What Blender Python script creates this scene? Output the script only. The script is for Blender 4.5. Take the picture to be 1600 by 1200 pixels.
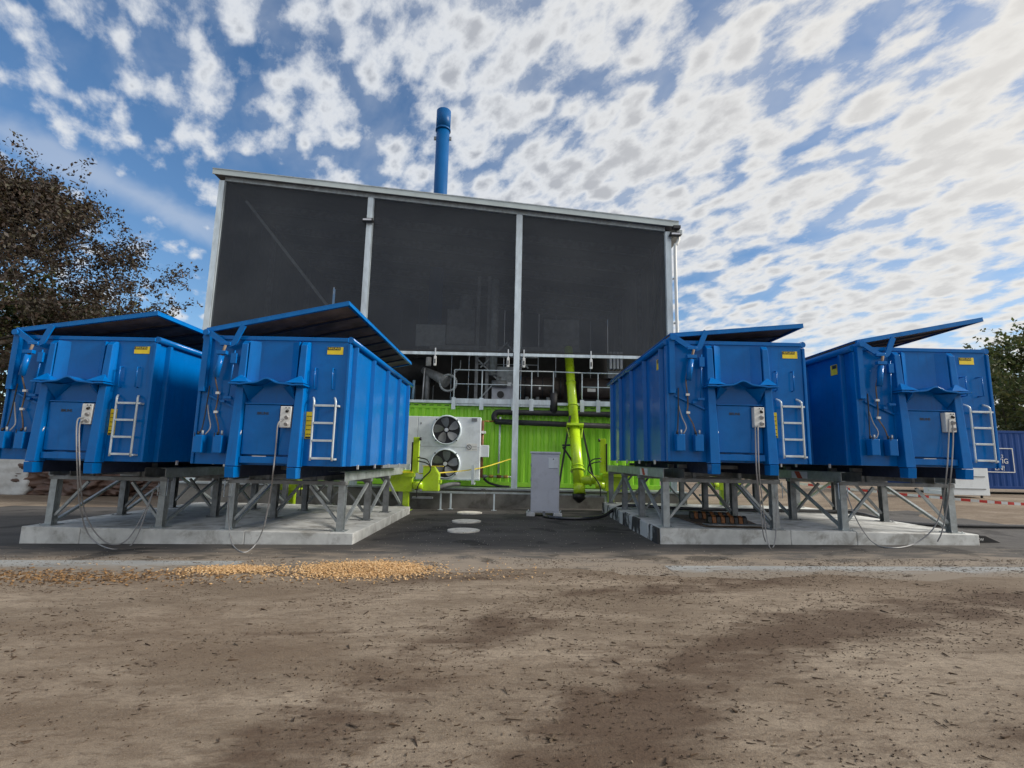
import bpy, bmesh, math, random
from mathutils import Vector, Matrix, noise
random.seed(7)
for o in list(bpy.data.objects): bpy.data.objects.remove(o)
S = bpy.context.scene
COL = S.collection
rad = math.radians

# ------------------------------------------------------------------ camera
EYE = 1.6
PITCH = math.atan(118/800.0)
ROLL = rad(1.25)
cam = bpy.data.cameras.new('camera'); cam.lens = 18.0; cam.sensor_width = 36.0
cam.clip_start = 0.05; cam.clip_end = 2000
co = bpy.data.objects.new('camera', cam); COL.objects.link(co)
co.matrix_world = (Matrix.Translation((0, 0, EYE)) @ Matrix.Rotation(math.pi/2+PITCH, 4, 'X') @ Matrix.Rotation(ROLL, 4, 'Z'))
S.camera = co
S.render.resolution_x = 1024; S.render.resolution_y = 768

# ------------------------------------------------------------------ world: daylight sky with broken high cloud
SUN_AZ = rad(96)      # from +Y towards +X
SUN_EL = rad(30)
W = bpy.data.worlds.new('World'); S.world = W; W.use_nodes = True
nt = W.node_tree; N = nt.nodes; L = nt.links
for n in list(N): N.remove(n)
def nd(tree, typ, **kw):
    n = tree.nodes.new(typ)
    for k, v in kw.items():
        if k in n.inputs and not hasattr(n, k): n.inputs[k].default_value = v
        else: setattr(n, k, v)
    return n
def math_(tree, op, a, b=None, clamp=False):
    n = tree.nodes.new('ShaderNodeMath'); n.operation = op; n.use_clamp = clamp
    for i, v in enumerate((a, b)):
        if v is None: continue
        if isinstance(v, (int, float)): n.inputs[i].default_value = v
        else: tree.links.new(v, n.inputs[i])
    return n.outputs[0]
def ramp(tree, val, lo, hi, smooth=True):
    n = tree.nodes.new('ShaderNodeMapRange'); n.interpolation_type = 'SMOOTHSTEP' if smooth else 'LINEAR'
    n.inputs[1].default_value = lo; n.inputs[2].default_value = hi
    tree.links.new(val, n.inputs[0]); return n.outputs[0]
def mixc(tree, fac, a, b):
    n = tree.nodes.new('ShaderNodeMix'); n.data_type = 'RGBA'
    if isinstance(fac, (int, float)): n.inputs[0].default_value = fac
    else: tree.links.new(fac, n.inputs[0])
    for i, v in ((6, a), (7, b)):
        if isinstance(v, tuple): n.inputs[i].default_value = (*v[:3], 1)
        else: tree.links.new(v, n.inputs[i])
    return n.outputs[2]
def tnoise(tree, vec, scale, detail=4, rough=.5, dist=0.0):
    n = tree.nodes.new('ShaderNodeTexNoise'); n.inputs['Scale'].default_value = scale
    n.inputs['Detail'].default_value = detail; n.inputs['Roughness'].default_value = rough; n.inputs['Distortion'].default_value = dist
    if vec is not None: tree.links.new(vec, n.inputs['Vector'])
    return n.outputs[0]
def mapping(tree, vec, loc=(0,0,0), rot=(0,0,0), scale=(1,1,1)):
    n = tree.nodes.new('ShaderNodeMapping'); n.inputs[1].default_value = loc; n.inputs[2].default_value = rot; n.inputs[3].default_value = scale
    tree.links.new(vec, n.inputs[0]); return n.outputs[0]

TRAIL = ((-1.007, 0.996), (-0.831, 1.326))
sky = N.new('ShaderNodeTexSky'); sky.sky_type = 'NISHITA'; sky.sun_disc = False
sky.sun_elevation = SUN_EL; sky.sun_rotation = SUN_AZ; sky.air_density = 1.0; sky.dust_density = .15; sky.ozone_density = 2.5
tc = N.new('ShaderNodeTexCoord')
sep = N.new('ShaderNodeSeparateXYZ'); L.new(tc.outputs['Generated'], sep.inputs[0])
zz = math_(nt, 'ADD', math_(nt, 'MAXIMUM', sep.outputs[2], 0.0), 0.24)
cmb = N.new('ShaderNodeCombineXYZ')
L.new(math_(nt, 'DIVIDE', sep.outputs[0], zz), cmb.inputs[0]); L.new(math_(nt, 'DIVIDE', sep.outputs[1], zz), cmb.inputs[1])
rot_ = mapping(nt, cmb.outputs[0], rot=(0, 0, rad(-125)))
pv = mapping(nt, rot_, scale=(.88, 1.28, 1))
big = tnoise(nt, mapping(nt, cmb.outputs[0], loc=(3.1, 1.7, 0)), 1.1, 2, .5)
mid = tnoise(nt, pv, 5.5, 4, .55, .35)
small = tnoise(nt, pv, 17.0, 6, .62, .1)
vor = N.new('ShaderNodeTexVoronoi'); vor.feature = 'SMOOTH_F1'; vor.inputs['Scale'].default_value = 15.0; vor.inputs['Smoothness'].default_value = .9
wob = N.new('ShaderNodeVectorMath'); wob.operation = 'MULTIPLY_ADD'
nz = N.new('ShaderNodeTexNoise'); nz.inputs['Scale'].default_value = 9.0; nz.inputs['Detail'].default_value = 3; L.new(pv, nz.inputs['Vector'])
L.new(nz.outputs['Color'], wob.inputs[0]); wob.inputs[1].default_value = (.075, .075, 0); L.new(pv, wob.inputs[2])
L.new(wob.outputs[0], vor.inputs['Vector'])
lane = math_(nt, 'MULTIPLY', math_(nt, 'SUBTRACT', sep.outputs[0], .02), 0.22)       # the cloud sheet thins out towards the west (left)
d1 = math_(nt, 'ADD', math_(nt, 'MULTIPLY', big, .62), math_(nt, 'MULTIPLY', mid, .50))
d2 = math_(nt, 'ADD', d1, math_(nt, 'MULTIPLY', small, .78))
d3 = math_(nt, 'SUBTRACT', d2, math_(nt, 'MULTIPLY', vor.outputs['Distance'], .74))
dens = math_(nt, 'ADD', math_(nt, 'ADD', d3, lane), math_(nt, 'MULTIPLY', sep.outputs[2], .22))
mask = ramp(nt, math_(nt, 'ADD', dens, math_(nt, 'MULTIPLY', math_(nt, 'MAXIMUM', math_(nt, 'MULTIPLY', sep.outputs[1], -1.0), 0.0), .35)), .47, .86)  # cloud cover made fuller behind the camera, added as fill light
thick = ramp(nt, dens, .80, 1.10)
mask = math_(nt, 'MAXIMUM', mask, math_(nt, 'MULTIPLY', ramp(nt, math_(nt, 'ADD', d1, math_(nt, 'ADD', lane, math_(nt, 'MULTIPLY', sep.outputs[2], .30))), .52, .90), .40))   # thin veil between the puffs
# an old spread-out vapour trail low on the left
sp3 = N.new('ShaderNodeSeparateXYZ'); L.new(cmb.outputs[0], sp3.inputs[0])
T0 = Vector((*TRAIL[0], 0)); T1 = Vector((*TRAIL[1], 0)); tdv = (T1-T0); tl = tdv.length; tdv = tdv/tl
ax_ = math_(nt, 'SUBTRACT', sp3.outputs[0], T0.x); ay_ = math_(nt, 'SUBTRACT', sp3.outputs[1], T0.y)
along = math_(nt, 'ADD', math_(nt, 'MULTIPLY', ax_, tdv.x), math_(nt, 'MULTIPLY', ay_, tdv.y))
across = math_(nt, 'SUBTRACT', math_(nt, 'MULTIPLY', ay_, tdv.x), math_(nt, 'MULTIPLY', ax_, tdv.y))
tw = math_(nt, 'ADD', math_(nt, 'ABSOLUTE', across), math_(nt, 'MULTIPLY', math_(nt, 'SUBTRACT', mid, .5), .14))
trail = math_(nt, 'MULTIPLY', ramp(nt, tw, .085, .0), math_(nt, 'MULTIPLY', ramp(nt, along, -.5, .1), ramp(nt, along, tl*1.6, tl*.8)))
mask = math_(nt, 'MAXIMUM', mask, math_(nt, 'MULTIPLY', trail, .38))
# glow of the sun behind the sheet (forward scattering in the cloud)
sd = Vector((math.sin(SUN_AZ)*math.cos(SUN_EL), math.cos(SUN_AZ)*math.cos(SUN_EL), math.sin(SUN_EL)))
dot = N.new('ShaderNodeVectorMath'); dot.operation = 'DOT_PRODUCT'; L.new(tc.outputs['Generated'], dot.inputs[0]); dot.inputs[1].default_value = sd
glow = math_(nt, 'POWER', math_(nt, 'MAXIMUM', dot.outputs['Value'], 0.0), 1.3)
ccol = mixc(nt, thick, (.80, .83, .87), (.42, .45, .51))
ccol2 = mixc(nt, glow, ccol, (.97, .92, .83))
cb = N.new('ShaderNodeBackground'); L.new(ccol2, cb.inputs[0]); cb.inputs[1].default_value = .62
sb = N.new('ShaderNodeBackground'); sb.inputs[1].default_value = .092
hs = N.new('ShaderNodeHueSaturation'); hs.inputs['Saturation'].default_value = 1.15; L.new(sky.outputs[0], hs.inputs['Color'])
L.new(hs.outputs[0], sb.inputs[0])
ms = N.new('ShaderNodeMixShader'); L.new(math_(nt, 'MULTIPLY', mask, .95), ms.inputs[0]); L.new(sb.outputs[0], ms.inputs[1]); L.new(cb.outputs[0], ms.inputs[2])
wo = N.new('ShaderNodeOutputWorld'); L.new(ms.outputs[0], wo.inputs[0])

sl = bpy.data.lights.new('sun', 'SUN'); sl.energy = 3.1; sl.angle = rad(18); sl.color = (1, .94, .84)
so = bpy.data.objects.new('sun', sl); COL.objects.link(so)
so.rotation_euler = (-sd).to_track_quat('-Z', 'Y').to_euler()

S.view_settings.view_transform = 'Standard'; S.view_settings.look = 'None'; S.view_settings.gamma = 1
S.view_settings.exposure = 0.62; S.view_settings.use_curve_mapping = False
S.render.engine = 'CYCLES'
S.cycles.max_bounces = 6; S.cycles.transparent_max_bounces = 8

# ------------------------------------------------------------------ materials
MATS = {}
def mat(name, col, rough=.6, metal=0.0, var=.12, vscale=3.0, bump=0.0, bscale=40.0, coat=0.0, dirt=None, dirtamt=.0, dscale=2.0, spec=.5, stretch=(1,1,1)):
    m = bpy.data.materials.new(name); m.use_nodes = True; t = m.node_tree
    b = t.nodes['Principled BSDF']
    tcn = t.nodes.new('ShaderNodeTexCoord'); v = mapping(t, tcn.outputs['Object'], scale=stretch)
    n1 = tnoise(t, v, vscale, 6, .6)
    f = ramp(t, n1, .3, .7)
    c = mixc(t, f, tuple(x*(1-var) for x in col), tuple(min(1, x*(1+var)) for x in col))
    if dirt:
        n2 = tnoise(t, v, dscale, 8, .68, .4)
        c = mixc(t, math_(t, 'MULTIPLY', ramp(t, n2, .48, .68), dirtamt), c, dirt)
    t.links.new(c, b.inputs['Base Color'])
    n3 = tnoise(t, v, vscale*3, 5, .6)
    rr = t.nodes.new('ShaderNodeMapRange'); rr.inputs[1].default_value = .3; rr.inputs[2].default_value = .7
    rr.inputs[3].default_value = max(.03, rough*.8); rr.inputs[4].default_value = min(1, rough*1.2)
    t.links.new(n3, rr.inputs[0]); t.links.new(rr.outputs[0], b.inputs['Roughness'])
    b.inputs['Metallic'].default_value = metal; b.inputs['Coat Weight'].default_value = coat; b.inputs['Coat Roughness'].default_value = .08
    b.inputs['Specular IOR Level'].default_value = spec
    if bump:
        bn = t.nodes.new('ShaderNodeBump'); bn.inputs['Strength'].default_value = 1.0; bn.inputs['Distance'].default_value = bump
        t.links.new(tnoise(t, v, bscale, 3, .5), bn.inputs['Height']); t.links.new(bn.outputs[0], b.inputs['Normal'])
    MATS[name] = m
    return m
blue = mat('blue_paint', (.0, .122, .41), .20, 0, .08, 1.5, .016, 1.6, .0, (.0, .09, .33), .45, 3.0, spec=.22)
def wear(m):
    t = m.node_tree; b = t.nodes['Principled BSDF']; src = b.inputs['Base Color'].links[0].from_socket
    tcn = t.nodes.new('ShaderNodeTexCoord'); oi = t.nodes.new('ShaderNodeNewGeometry'); v = oi.outputs['Position']
    st = tnoise(t, mapping(t, v, scale=(9, 9, .55)), 1.6, 5, .6)          # vertical rain streaks
    sc = tnoise(t, mapping(t, v, rot=(.3, .5, .2), scale=(1, 1, 6)), 7, 7, .75, .6)      # scuffs
    gr = tnoise(t, mapping(t, v, scale=(1, 1, .6)), 1.1, 6, .65, .3)
    c = mixc(t, math_(t, 'MULTIPLY', ramp(t, st, .55, .74), .35), src, (.008, .07, .23))
    c = mixc(t, math_(t, 'MULTIPLY', ramp(t, gr, .50, .72), .30), c, (.02, .10, .29))
    c = mixc(t, math_(t, 'MULTIPLY', ramp(t, sc, .70, .76), .55), c, (.20, .30, .42))
    t.links.new(c, b.inputs['Base Color'])
wear(blue)
bluelid = mat('blue_lid_paint', (.0, .14, .45), .30, 0, .10, 2.0, 0, 1, .0, (.0, .08, .26), .5, 2.0, spec=.25)
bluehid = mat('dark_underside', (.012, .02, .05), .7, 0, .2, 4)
lidund = mat('lid_boards', (.24, .175, .125), .75, 0, .35, 2.5, .004, 20, 0, (.10, .07, .05), .6, 1.5)
lime = mat('lime_container_paint', (.36, .78, .05), .42, 0, .06, 1.0, 0, 1, 0, (.20, .42, .06), .5, 1.2, stretch=(1, 1, .3))
lime2 = mat('lime_machine_paint', (.46, .68, .02), .30, 0, .07, 2.0, 0, 1, .2, (.22, .30, .03), .35, 2.5)
galv = mat('galvanised_steel', (.36, .40, .42), .42, .35, .22, 6.0, .0006, 60, 0, (.20, .20, .19), .5, 3.0)
galvd = mat('dark_galvanised_steel', (.22, .235, .245), .5, .3, .25, 5.0, .001, 50, 0, (.11, .10, .09), .6, 3.0)  # darker grey tone of the galvanised steel
galvl = mat('bright_galvanised_steel', (.60, .68, .73), .38, .25, .15, 5.0, .0005, 50, 0, (.34, .36, .38), .5, 1.5, stretch=(1, 1, .3))
alu = mat('aluminium', (.62, .64, .66), .35, .4, .08, 6)
conc = mat('concrete', (.60, .61, .60), .85, 0, .16, 3.0, .004, 45, 0, (.24, .225, .20), .75, 2.2)
plinthm = mat('plinth_concrete', (.17, .165, .155), .9, 0, .2, 2.0, .004, 30, 0, (.07, .062, .055), .8, 1.2)
white = mat('white_sheet', (.72, .77, .80), .45, 0, .05, 2.0, 0, 1, 0, (.42, .45, .46), .4, 2.0)
whitep = mat('white_plastic', (.66, .67, .66), .45, 0, .05, 8)
greyp = mat('grey_cabinet', (.56, .58, .64), .5, 0, .05, 2.0, 0, 1, 0, (.25, .25, .27), .3, 2.0)
blackp = mat('black_plastic', (.014, .014, .016), .45, 0, .3, 6)
foam = mat('black_pipe_foam', (.022, .022, .026), .6, 0, .3, 10, .002, 60)
darkm = mat('dark_machine', (.03, .033, .037), .5, .2, .4, 3)
brownm = mat('brown_lagging', (.055, .042, .038), .55, .1, .35, 3)
copper = mat('copper_header', (.14, .06, .03), .5, .4, .35, 6)
yellow = mat('yellow_sticker', (.80, .60, .02), .5, 0, .06, 12)
stkblk = mat('sticker_black', (.02, .02, .02), .5, 0, .1, 12)
stkwht = mat('sticker_white', (.75, .75, .73), .5, 0, .05, 12)
red = mat('sign_red', (.50, .02, .02), .45, 0, .1, 6)
cablem = mat('grey_cable', (.30, .30, .31), .5, 0, .1, 10)
hosem = mat('black_hose_glossy', (.03, .03, .032), .22, 0, .2, 10, 0, 1, .5)
bladem = mat('fan_blade', (.20, .21, .22), .4, .3, .2, 4)
rust = mat('rusty_steel', (.16, .12, .09), .75, .2, .35, 5, .002, 40, 0, (.20, .08, .03), .5, 3.0)
orange = mat('orange_rubber', (.28, .10, .025), .6, 0, .25, 8, 0, 1, 0, (.08, .05, .03), .6, 6)
bark = mat('bark', (.034, .027, .021), .9, 0, .35, 6, .01, 12)
tarpb = mat('brown_tarp', (.11, .065, .05), .55, 0, .3, 1.5, .03, 3.0)
bagw = mat('white_bag', (.55, .57, .58), .7, 0, .12, 3, .02, 6)
navy = mat('navy_container', (.008, .05, .21), .6, 0, .12, 1.0, spec=.2)
cladd_shaded = mat('inner_cladding_shaded', (.07, .072, .076), .6, .2, .15, 1.5)  # left and back cladding: the hall's inner shade is put into this colour
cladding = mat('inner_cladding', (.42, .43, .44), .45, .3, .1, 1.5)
rooff = mat('roof_fascia', (.48, .54, .54), .45, .15, .08, 1.5)
pale = mat('pale_cover', (.78, .74, .66), .85, 0, .15, 4, .003, 40, 0, (.28, .25, .20), .6, 5.0)
tapered = mat('tape_red', (.62, .05, .04), .5, 0, .1, 8)
roofin = mat('roof_underside', (.12, .12, .125), .6, .2, .15, 1.5)

def leafmat(name, cols):
    m = bpy.data.materials.new(name); m.use_nodes = True; t = m.node_tree; b = t.nodes['Principled BSDF']
    geo = t.nodes.new('ShaderNodeNewGeometry')
    cr = t.nodes.new('ShaderNodeValToRGB'); L_ = len(cols)
    while len(cr.color_ramp.elements) < L_: cr.color_ramp.elements.new(.5)
    for i, c in enumerate(cols):
        cr.color_ramp.elements[i].position = i/(L_-1); cr.color_ramp.elements[i].color = (*c, 1)
    t.links.new(geo.outputs['Random Per Island'], cr.inputs[0]); t.links.new(cr.outputs[0], b.inputs['Base Color'])
    b.inputs['Roughness'].default_value = .6
    tr = t.nodes.new('ShaderNodeBsdfTranslucent'); t.links.new(cr.outputs[0], tr.inputs[0])
    mx = t.nodes.new('ShaderNodeMixShader'); mx.inputs[0].default_value = .25
    t.links.new(b.outputs[0], mx.inputs[1]); t.links.new(tr.outputs[0], mx.inputs[2]); t.links.new(mx.outputs[0], t.nodes['Material Output'].inputs[0])
    return m
leaf_aut = leafmat('autumn_leaves', [(.018, .012, .010), (.030, .017, .012), (.026, .024, .010), (.05, .026, .016), (.038, .036, .012)])
leaf_grn = leafmat('green_leaves', [(.04, .07, .02), (.08, .11, .03), (.13, .13, .04), (.06, .085, .025)])
chipm = leafmat('wood_chip', [(.68, .45, .22), (.58, .36, .16), (.76, .56, .33), (.44, .26, .12), (.72, .50, .27)])
debm = leafmat('bark_debris', [(.070, .044, .028), (.095, .060, .038), (.11, .072, .045), (.045, .028, .018), (.22, .165, .11)])
stonem = leafmat('pale_grit', [(.30, .27, .23), (.45, .42, .36), (.20, .18, .15)])

# translucent woven screen
m = bpy.data.materials.new('mesh_screen'); m.use_nodes = True; t = m.node_tree; b = t.nodes['Principled BSDF']
b.inputs['Base Color'].default_value = (.030, .036, .048, 1); b.inputs['Roughness'].default_value = .42; b.inputs['Specular IOR Level'].default_value = .35
tcn = t.nodes.new('ShaderNodeTexCoord'); gq = t.nodes.new('ShaderNodeNewGeometry')
cloth = mixc(t, ramp(t, tnoise(t, mapping(t, gq.outputs['Position'], scale=(.5, 1, .8)), .8, 4, .6), .35, .65), (.026, .032, .043), (.042, .049, .060)); t.links.new(cloth, b.inputs['Base Color'])
bn = t.nodes.new('ShaderNodeBump'); bn.inputs['Distance'].default_value = .03; t.links.new(tnoise(t, mapping(t, gq.outputs['Position'], scale=(.6, 1, 1)), 1.1, 3, .5), bn.inputs['Height']); t.links.new(bn.outputs[0], b.inputs['Normal'])
tr = t.nodes.new('ShaderNodeBsdfTransparent'); tr.inputs[0].default_value = (1, 1, 1, 1)
mx = t.nodes.new('ShaderNodeMixShader'); mx.inputs[0].default_value = .72
t.links.new(tr.outputs[0], mx.inputs[1]); t.links.new(b.outputs[0], mx.inputs[2]); t.links.new(mx.outputs[0], t.nodes['Material Output'].inputs[0])
screenm = m

# ------------------------------------------------------------------ mesh helpers
class MB:
    def __init__(s): s.v = []; s.f = []; s.m = []; s.sm = []
    def add(s, vs, fs, mi=0, sm=False):
        k = len(s.v); s.v += [tuple(v) for v in vs]
        for f in fs: s.f.append(tuple(i+k for i in f)); s.m.append(mi); s.sm.append(sm)
        return s
    def box(s, x0, x1, y0, y1, z0, z1, mi=0):
        return s.add([(x0,y0,z0),(x1,y0,z0),(x1,y1,z0),(x0,y1,z0),(x0,y0,z1),(x1,y0,z1),(x1,y1,z1),(x0,y1,z1)],
            [(0,3,2,1),(4,5,6,7),(0,1,5,4),(1,2,6,5),(2,3,7,6),(3,0,4,7)], mi)
    def bar(s, p, q, w, h, up=(0,0,1), mi=0):
        p = Vector(p); q = Vector(q); d = (q-p).normalized(); u = Vector(up)
        if abs(d.dot(u)) > .98: u = Vector((0,1,0))
        a = d.cross(u).normalized()*w/2; c = a.cross(d).normalized()*h/2
        vs = [p-a-c, p+a-c, p+a+c, p-a+c, q-a-c, q+a-c, q+a+c, q-a+c]
        return s.add(vs, [(0,3,2,1),(4,5,6,7),(0,1,5,4),(1,2,6,5),(2,3,7,6),(3,0,4,7)], mi)
    def tube(s, pts, r, n=8, mi=0, caps=True):
        pts = [Vector(p) for p in pts]; rs = r if isinstance(r, (list, tuple)) else [r]*len(pts)
        ref = None; rings = []
        for i, p in enumerate(pts):
            d = (pts[min(i+1, len(pts)-1)]-pts[max(i-1, 0)]).normalized()
            if ref is None: ref = Vector((0,0,1)) if abs(d.z) < .9 else Vector((1,0,0))
            a = (ref - d*ref.dot(d)).normalized(); ref = a; b_ = d.cross(a)
            rings.append([p + (a*math.cos(2*math.pi*j/n)+b_*math.sin(2*math.pi*j/n))*rs[i] for j in range(n)])
        vs = [v for rg in rings for v in rg]; fs = []
        for i in range(len(pts)-1):
            for j in range(n):
                fs.append((i*n+j, i*n+(j+1)%n, (i+1)*n+(j+1)%n, (i+1)*n+j))
        s.add(vs, fs, mi, True)
        if caps:
            k = len(s.v)-len(vs)
            s.f.append(tuple(k+j for j in range(n))[::-1]); s.m.append(mi); s.sm.append(False)
            s.f.append(tuple(k+(len(pts)-1)*n+j for j in range(n))); s.m.append(mi); s.sm.append(False)
        return s
    def prism(s, prof, y0, y1, axis='y', mi=0):
        """profile of (a,b) extruded: axis y -> (a,y,b); axis x -> (x,a,b); axis z -> (a,b,z)"""
        n = len(prof)
        def P(a, b_, t_): return {'y': (a, t_, b_), 'x': (t_, a, b_), 'z': (a, b_, t_)}[axis]
        vs = [P(a, b_, y0) for a, b_ in prof]+[P(a, b_, y1) for a, b_ in prof]
        fs = [tuple(range(n)), tuple(range(2*n-1, n-1, -1))]+[(i, (i+1)%n, n+(i+1)%n, n+i)[::-1] for i in range(n)]
        return s.add(vs, fs, mi)
    def build(s, name, mats, parent=None, bevel=0, loc=None):
        me = bpy.data.meshes.new(name); me.from_pydata(s.v, [], s.f); me.update()
        if not isinstance(mats, (list, tuple)): mats = [mats]
        for m_ in mats: me.materials.append(m_)
        me.polygons.foreach_set('material_index', s.m); me.polygons.foreach_set('use_smooth', s.sm)
        bm = bmesh.new(); bm.from_mesh(me); bmesh.ops.recalc_face_normals(bm, faces=bm.faces); bm.to_mesh(me); bm.free()
        o = bpy.data.objects.new(name, me); COL.objects.link(o)
        if parent: o.parent = parent
        if loc: o.location = loc
        if bevel:
            bv = o.modifiers.new('bevel', 'BEVEL'); bv.width = bevel; bv.segments = 2; bv.limit_method = 'ANGLE'; bv.angle_limit = rad(40)
        return o
def thing(name, label, cat, loc=(0,0,0), rz=0, group=None):
    o = bpy.data.objects.new(name, None); COL.objects.link(o); o.location = loc; o.rotation_euler = (0,0,rz)
    o.empty_display_size = .2
    o['label'] = label; o['category'] = cat
    if group: o['group'] = group
    return o
def tag(o, label, cat, group=None, kind=None):
    o['label'] = label; o['category'] = cat
    if group: o['group'] = group
    if kind: o['kind'] = kind
    return o
def struct(o): o['kind'] = 'structure'; return o
def spline(pts, n=8):
    P = [Vector(p) for p in pts]; P = [P[0]*2-P[1]]+P+[P[-1]*2-P[-2]]; out = []
    for i in range(1, len(P)-2):
        for k in range(n):
            t_ = k/n; a, b_, c, d = P[i-1], P[i], P[i+1], P[i+2]
            out.append(.5*((2*b_)+(-a+c)*t_+(2*a-5*b_+4*c-d)*t_*t_+(-a+3*b_-3*c+d)*t_**3))
    out.append(P[-2]); return out
def text(s, size, name, m_, parent, loc, rot=(math.pi/2, 0, 0), depth=.002, sx=1.0, bold=0.0):
    cu = bpy.data.curves.new('lettering', 'FONT'); cu.body = s; cu.size = size; cu.extrude = depth; cu.offset = bold
    tmp = bpy.data.objects.new('tmp_text', cu); COL.objects.link(tmp)
    bpy.context.view_layer.update()
    me = bpy.data.meshes.new_from_object(tmp.evaluated_get(bpy.context.evaluated_depsgraph_get()))
    bpy.data.objects.remove(tmp); bpy.data.curves.remove(cu)
    for v in me.vertices: v.co.x *= sx
    me.materials.clear(); me.materials.append(m_)
    o = bpy.data.objects.new(name, me); COL.objects.link(o); o.parent = parent; o.location = loc; o.rotation_euler = rot
    return o
def sst(x, a, b):
    t_ = max(0, min(1, (x-a)/(b-a))); return t_*t_*(3-2*t_)
def g(x, y):
    h = .022 + .0175*max(-14, min(14, x))
    h += .28*sst(y, 12, 22)*sst(x, 9, 17)
    return h

# ------------------------------------------------------------------ ground
def seg_d(px, py, poly):
    best = 1e9
    for (ax, ay), (bx, by) in zip(poly, poly[1:]):
        dx, dy = bx-ax, by-ay; t_ = max(0, min(1, ((px-ax)*dx+(py-ay)*dy)/(dx*dx+dy*dy)))
        best = min(best, math.hypot(px-ax-t_*dx, py-ay-t_*dy))
    return best
def gpt(px, py, z=0.03):        # where a sight line meets the yard
    a = (px-800)/800; b_ = (600-py)/800
    x = a*math.cos(ROLL)-b_*math.sin(ROLL); w = a*math.sin(ROLL)+b_*math.cos(ROLL)
    r = (x, math.cos(PITCH)-w*math.sin(PITCH), math.sin(PITCH)+w*math.cos(PITCH)); t_ = (z-EYE)/r[2]
    return (r[0]*t_, r[1]*t_)
# damp earth dragged about by wheels: (centre line, half width, strength)
TRACKS = [([gpt(*p) for p in pl], w, s_) for pl, w, s_ in [
    ([(900,1210),(985,1130),(1120,1050),(1240,1000),(1400,972),(1620,955)], .42, .95),
    ([(420,1210),(540,1120),(650,1045),(760,985),(900,940),(1300,905),(1620,893)], .36, .75),
    ([(820,1120),(900,1075),(1010,1035)], .30, .5),
    ([(-20,982),(300,985),(560,985),(800,975)], .05, .55),
    ([(-20,1068),(250,1060),(520,1052)], .05, .45),
    ([(560,1010),(900,1022),(1200,1040),(1640,1035)], .045, .45),
    ([(1240,1196),(1620,1170)], .12, .7),
    ([(640,905),(900,900),(1200,893),(1600,885)], .16, .6),
]]
def relief(x, y, wv):
    n1 = noise.noise(Vector((x*.8, y*1.1, 0))); n2 = noise.noise(Vector((x*3.1, y*3.7, 4)))
    k = 1-sst(y, 7.5, 7.9)
    return k*(.006*n1 + .004*n2 - .004*wv) + .022*(1-sst(y+.42*n1+.16*n2+(.25 if x > 1.5 else 0), 7.15, 7.85))
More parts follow.
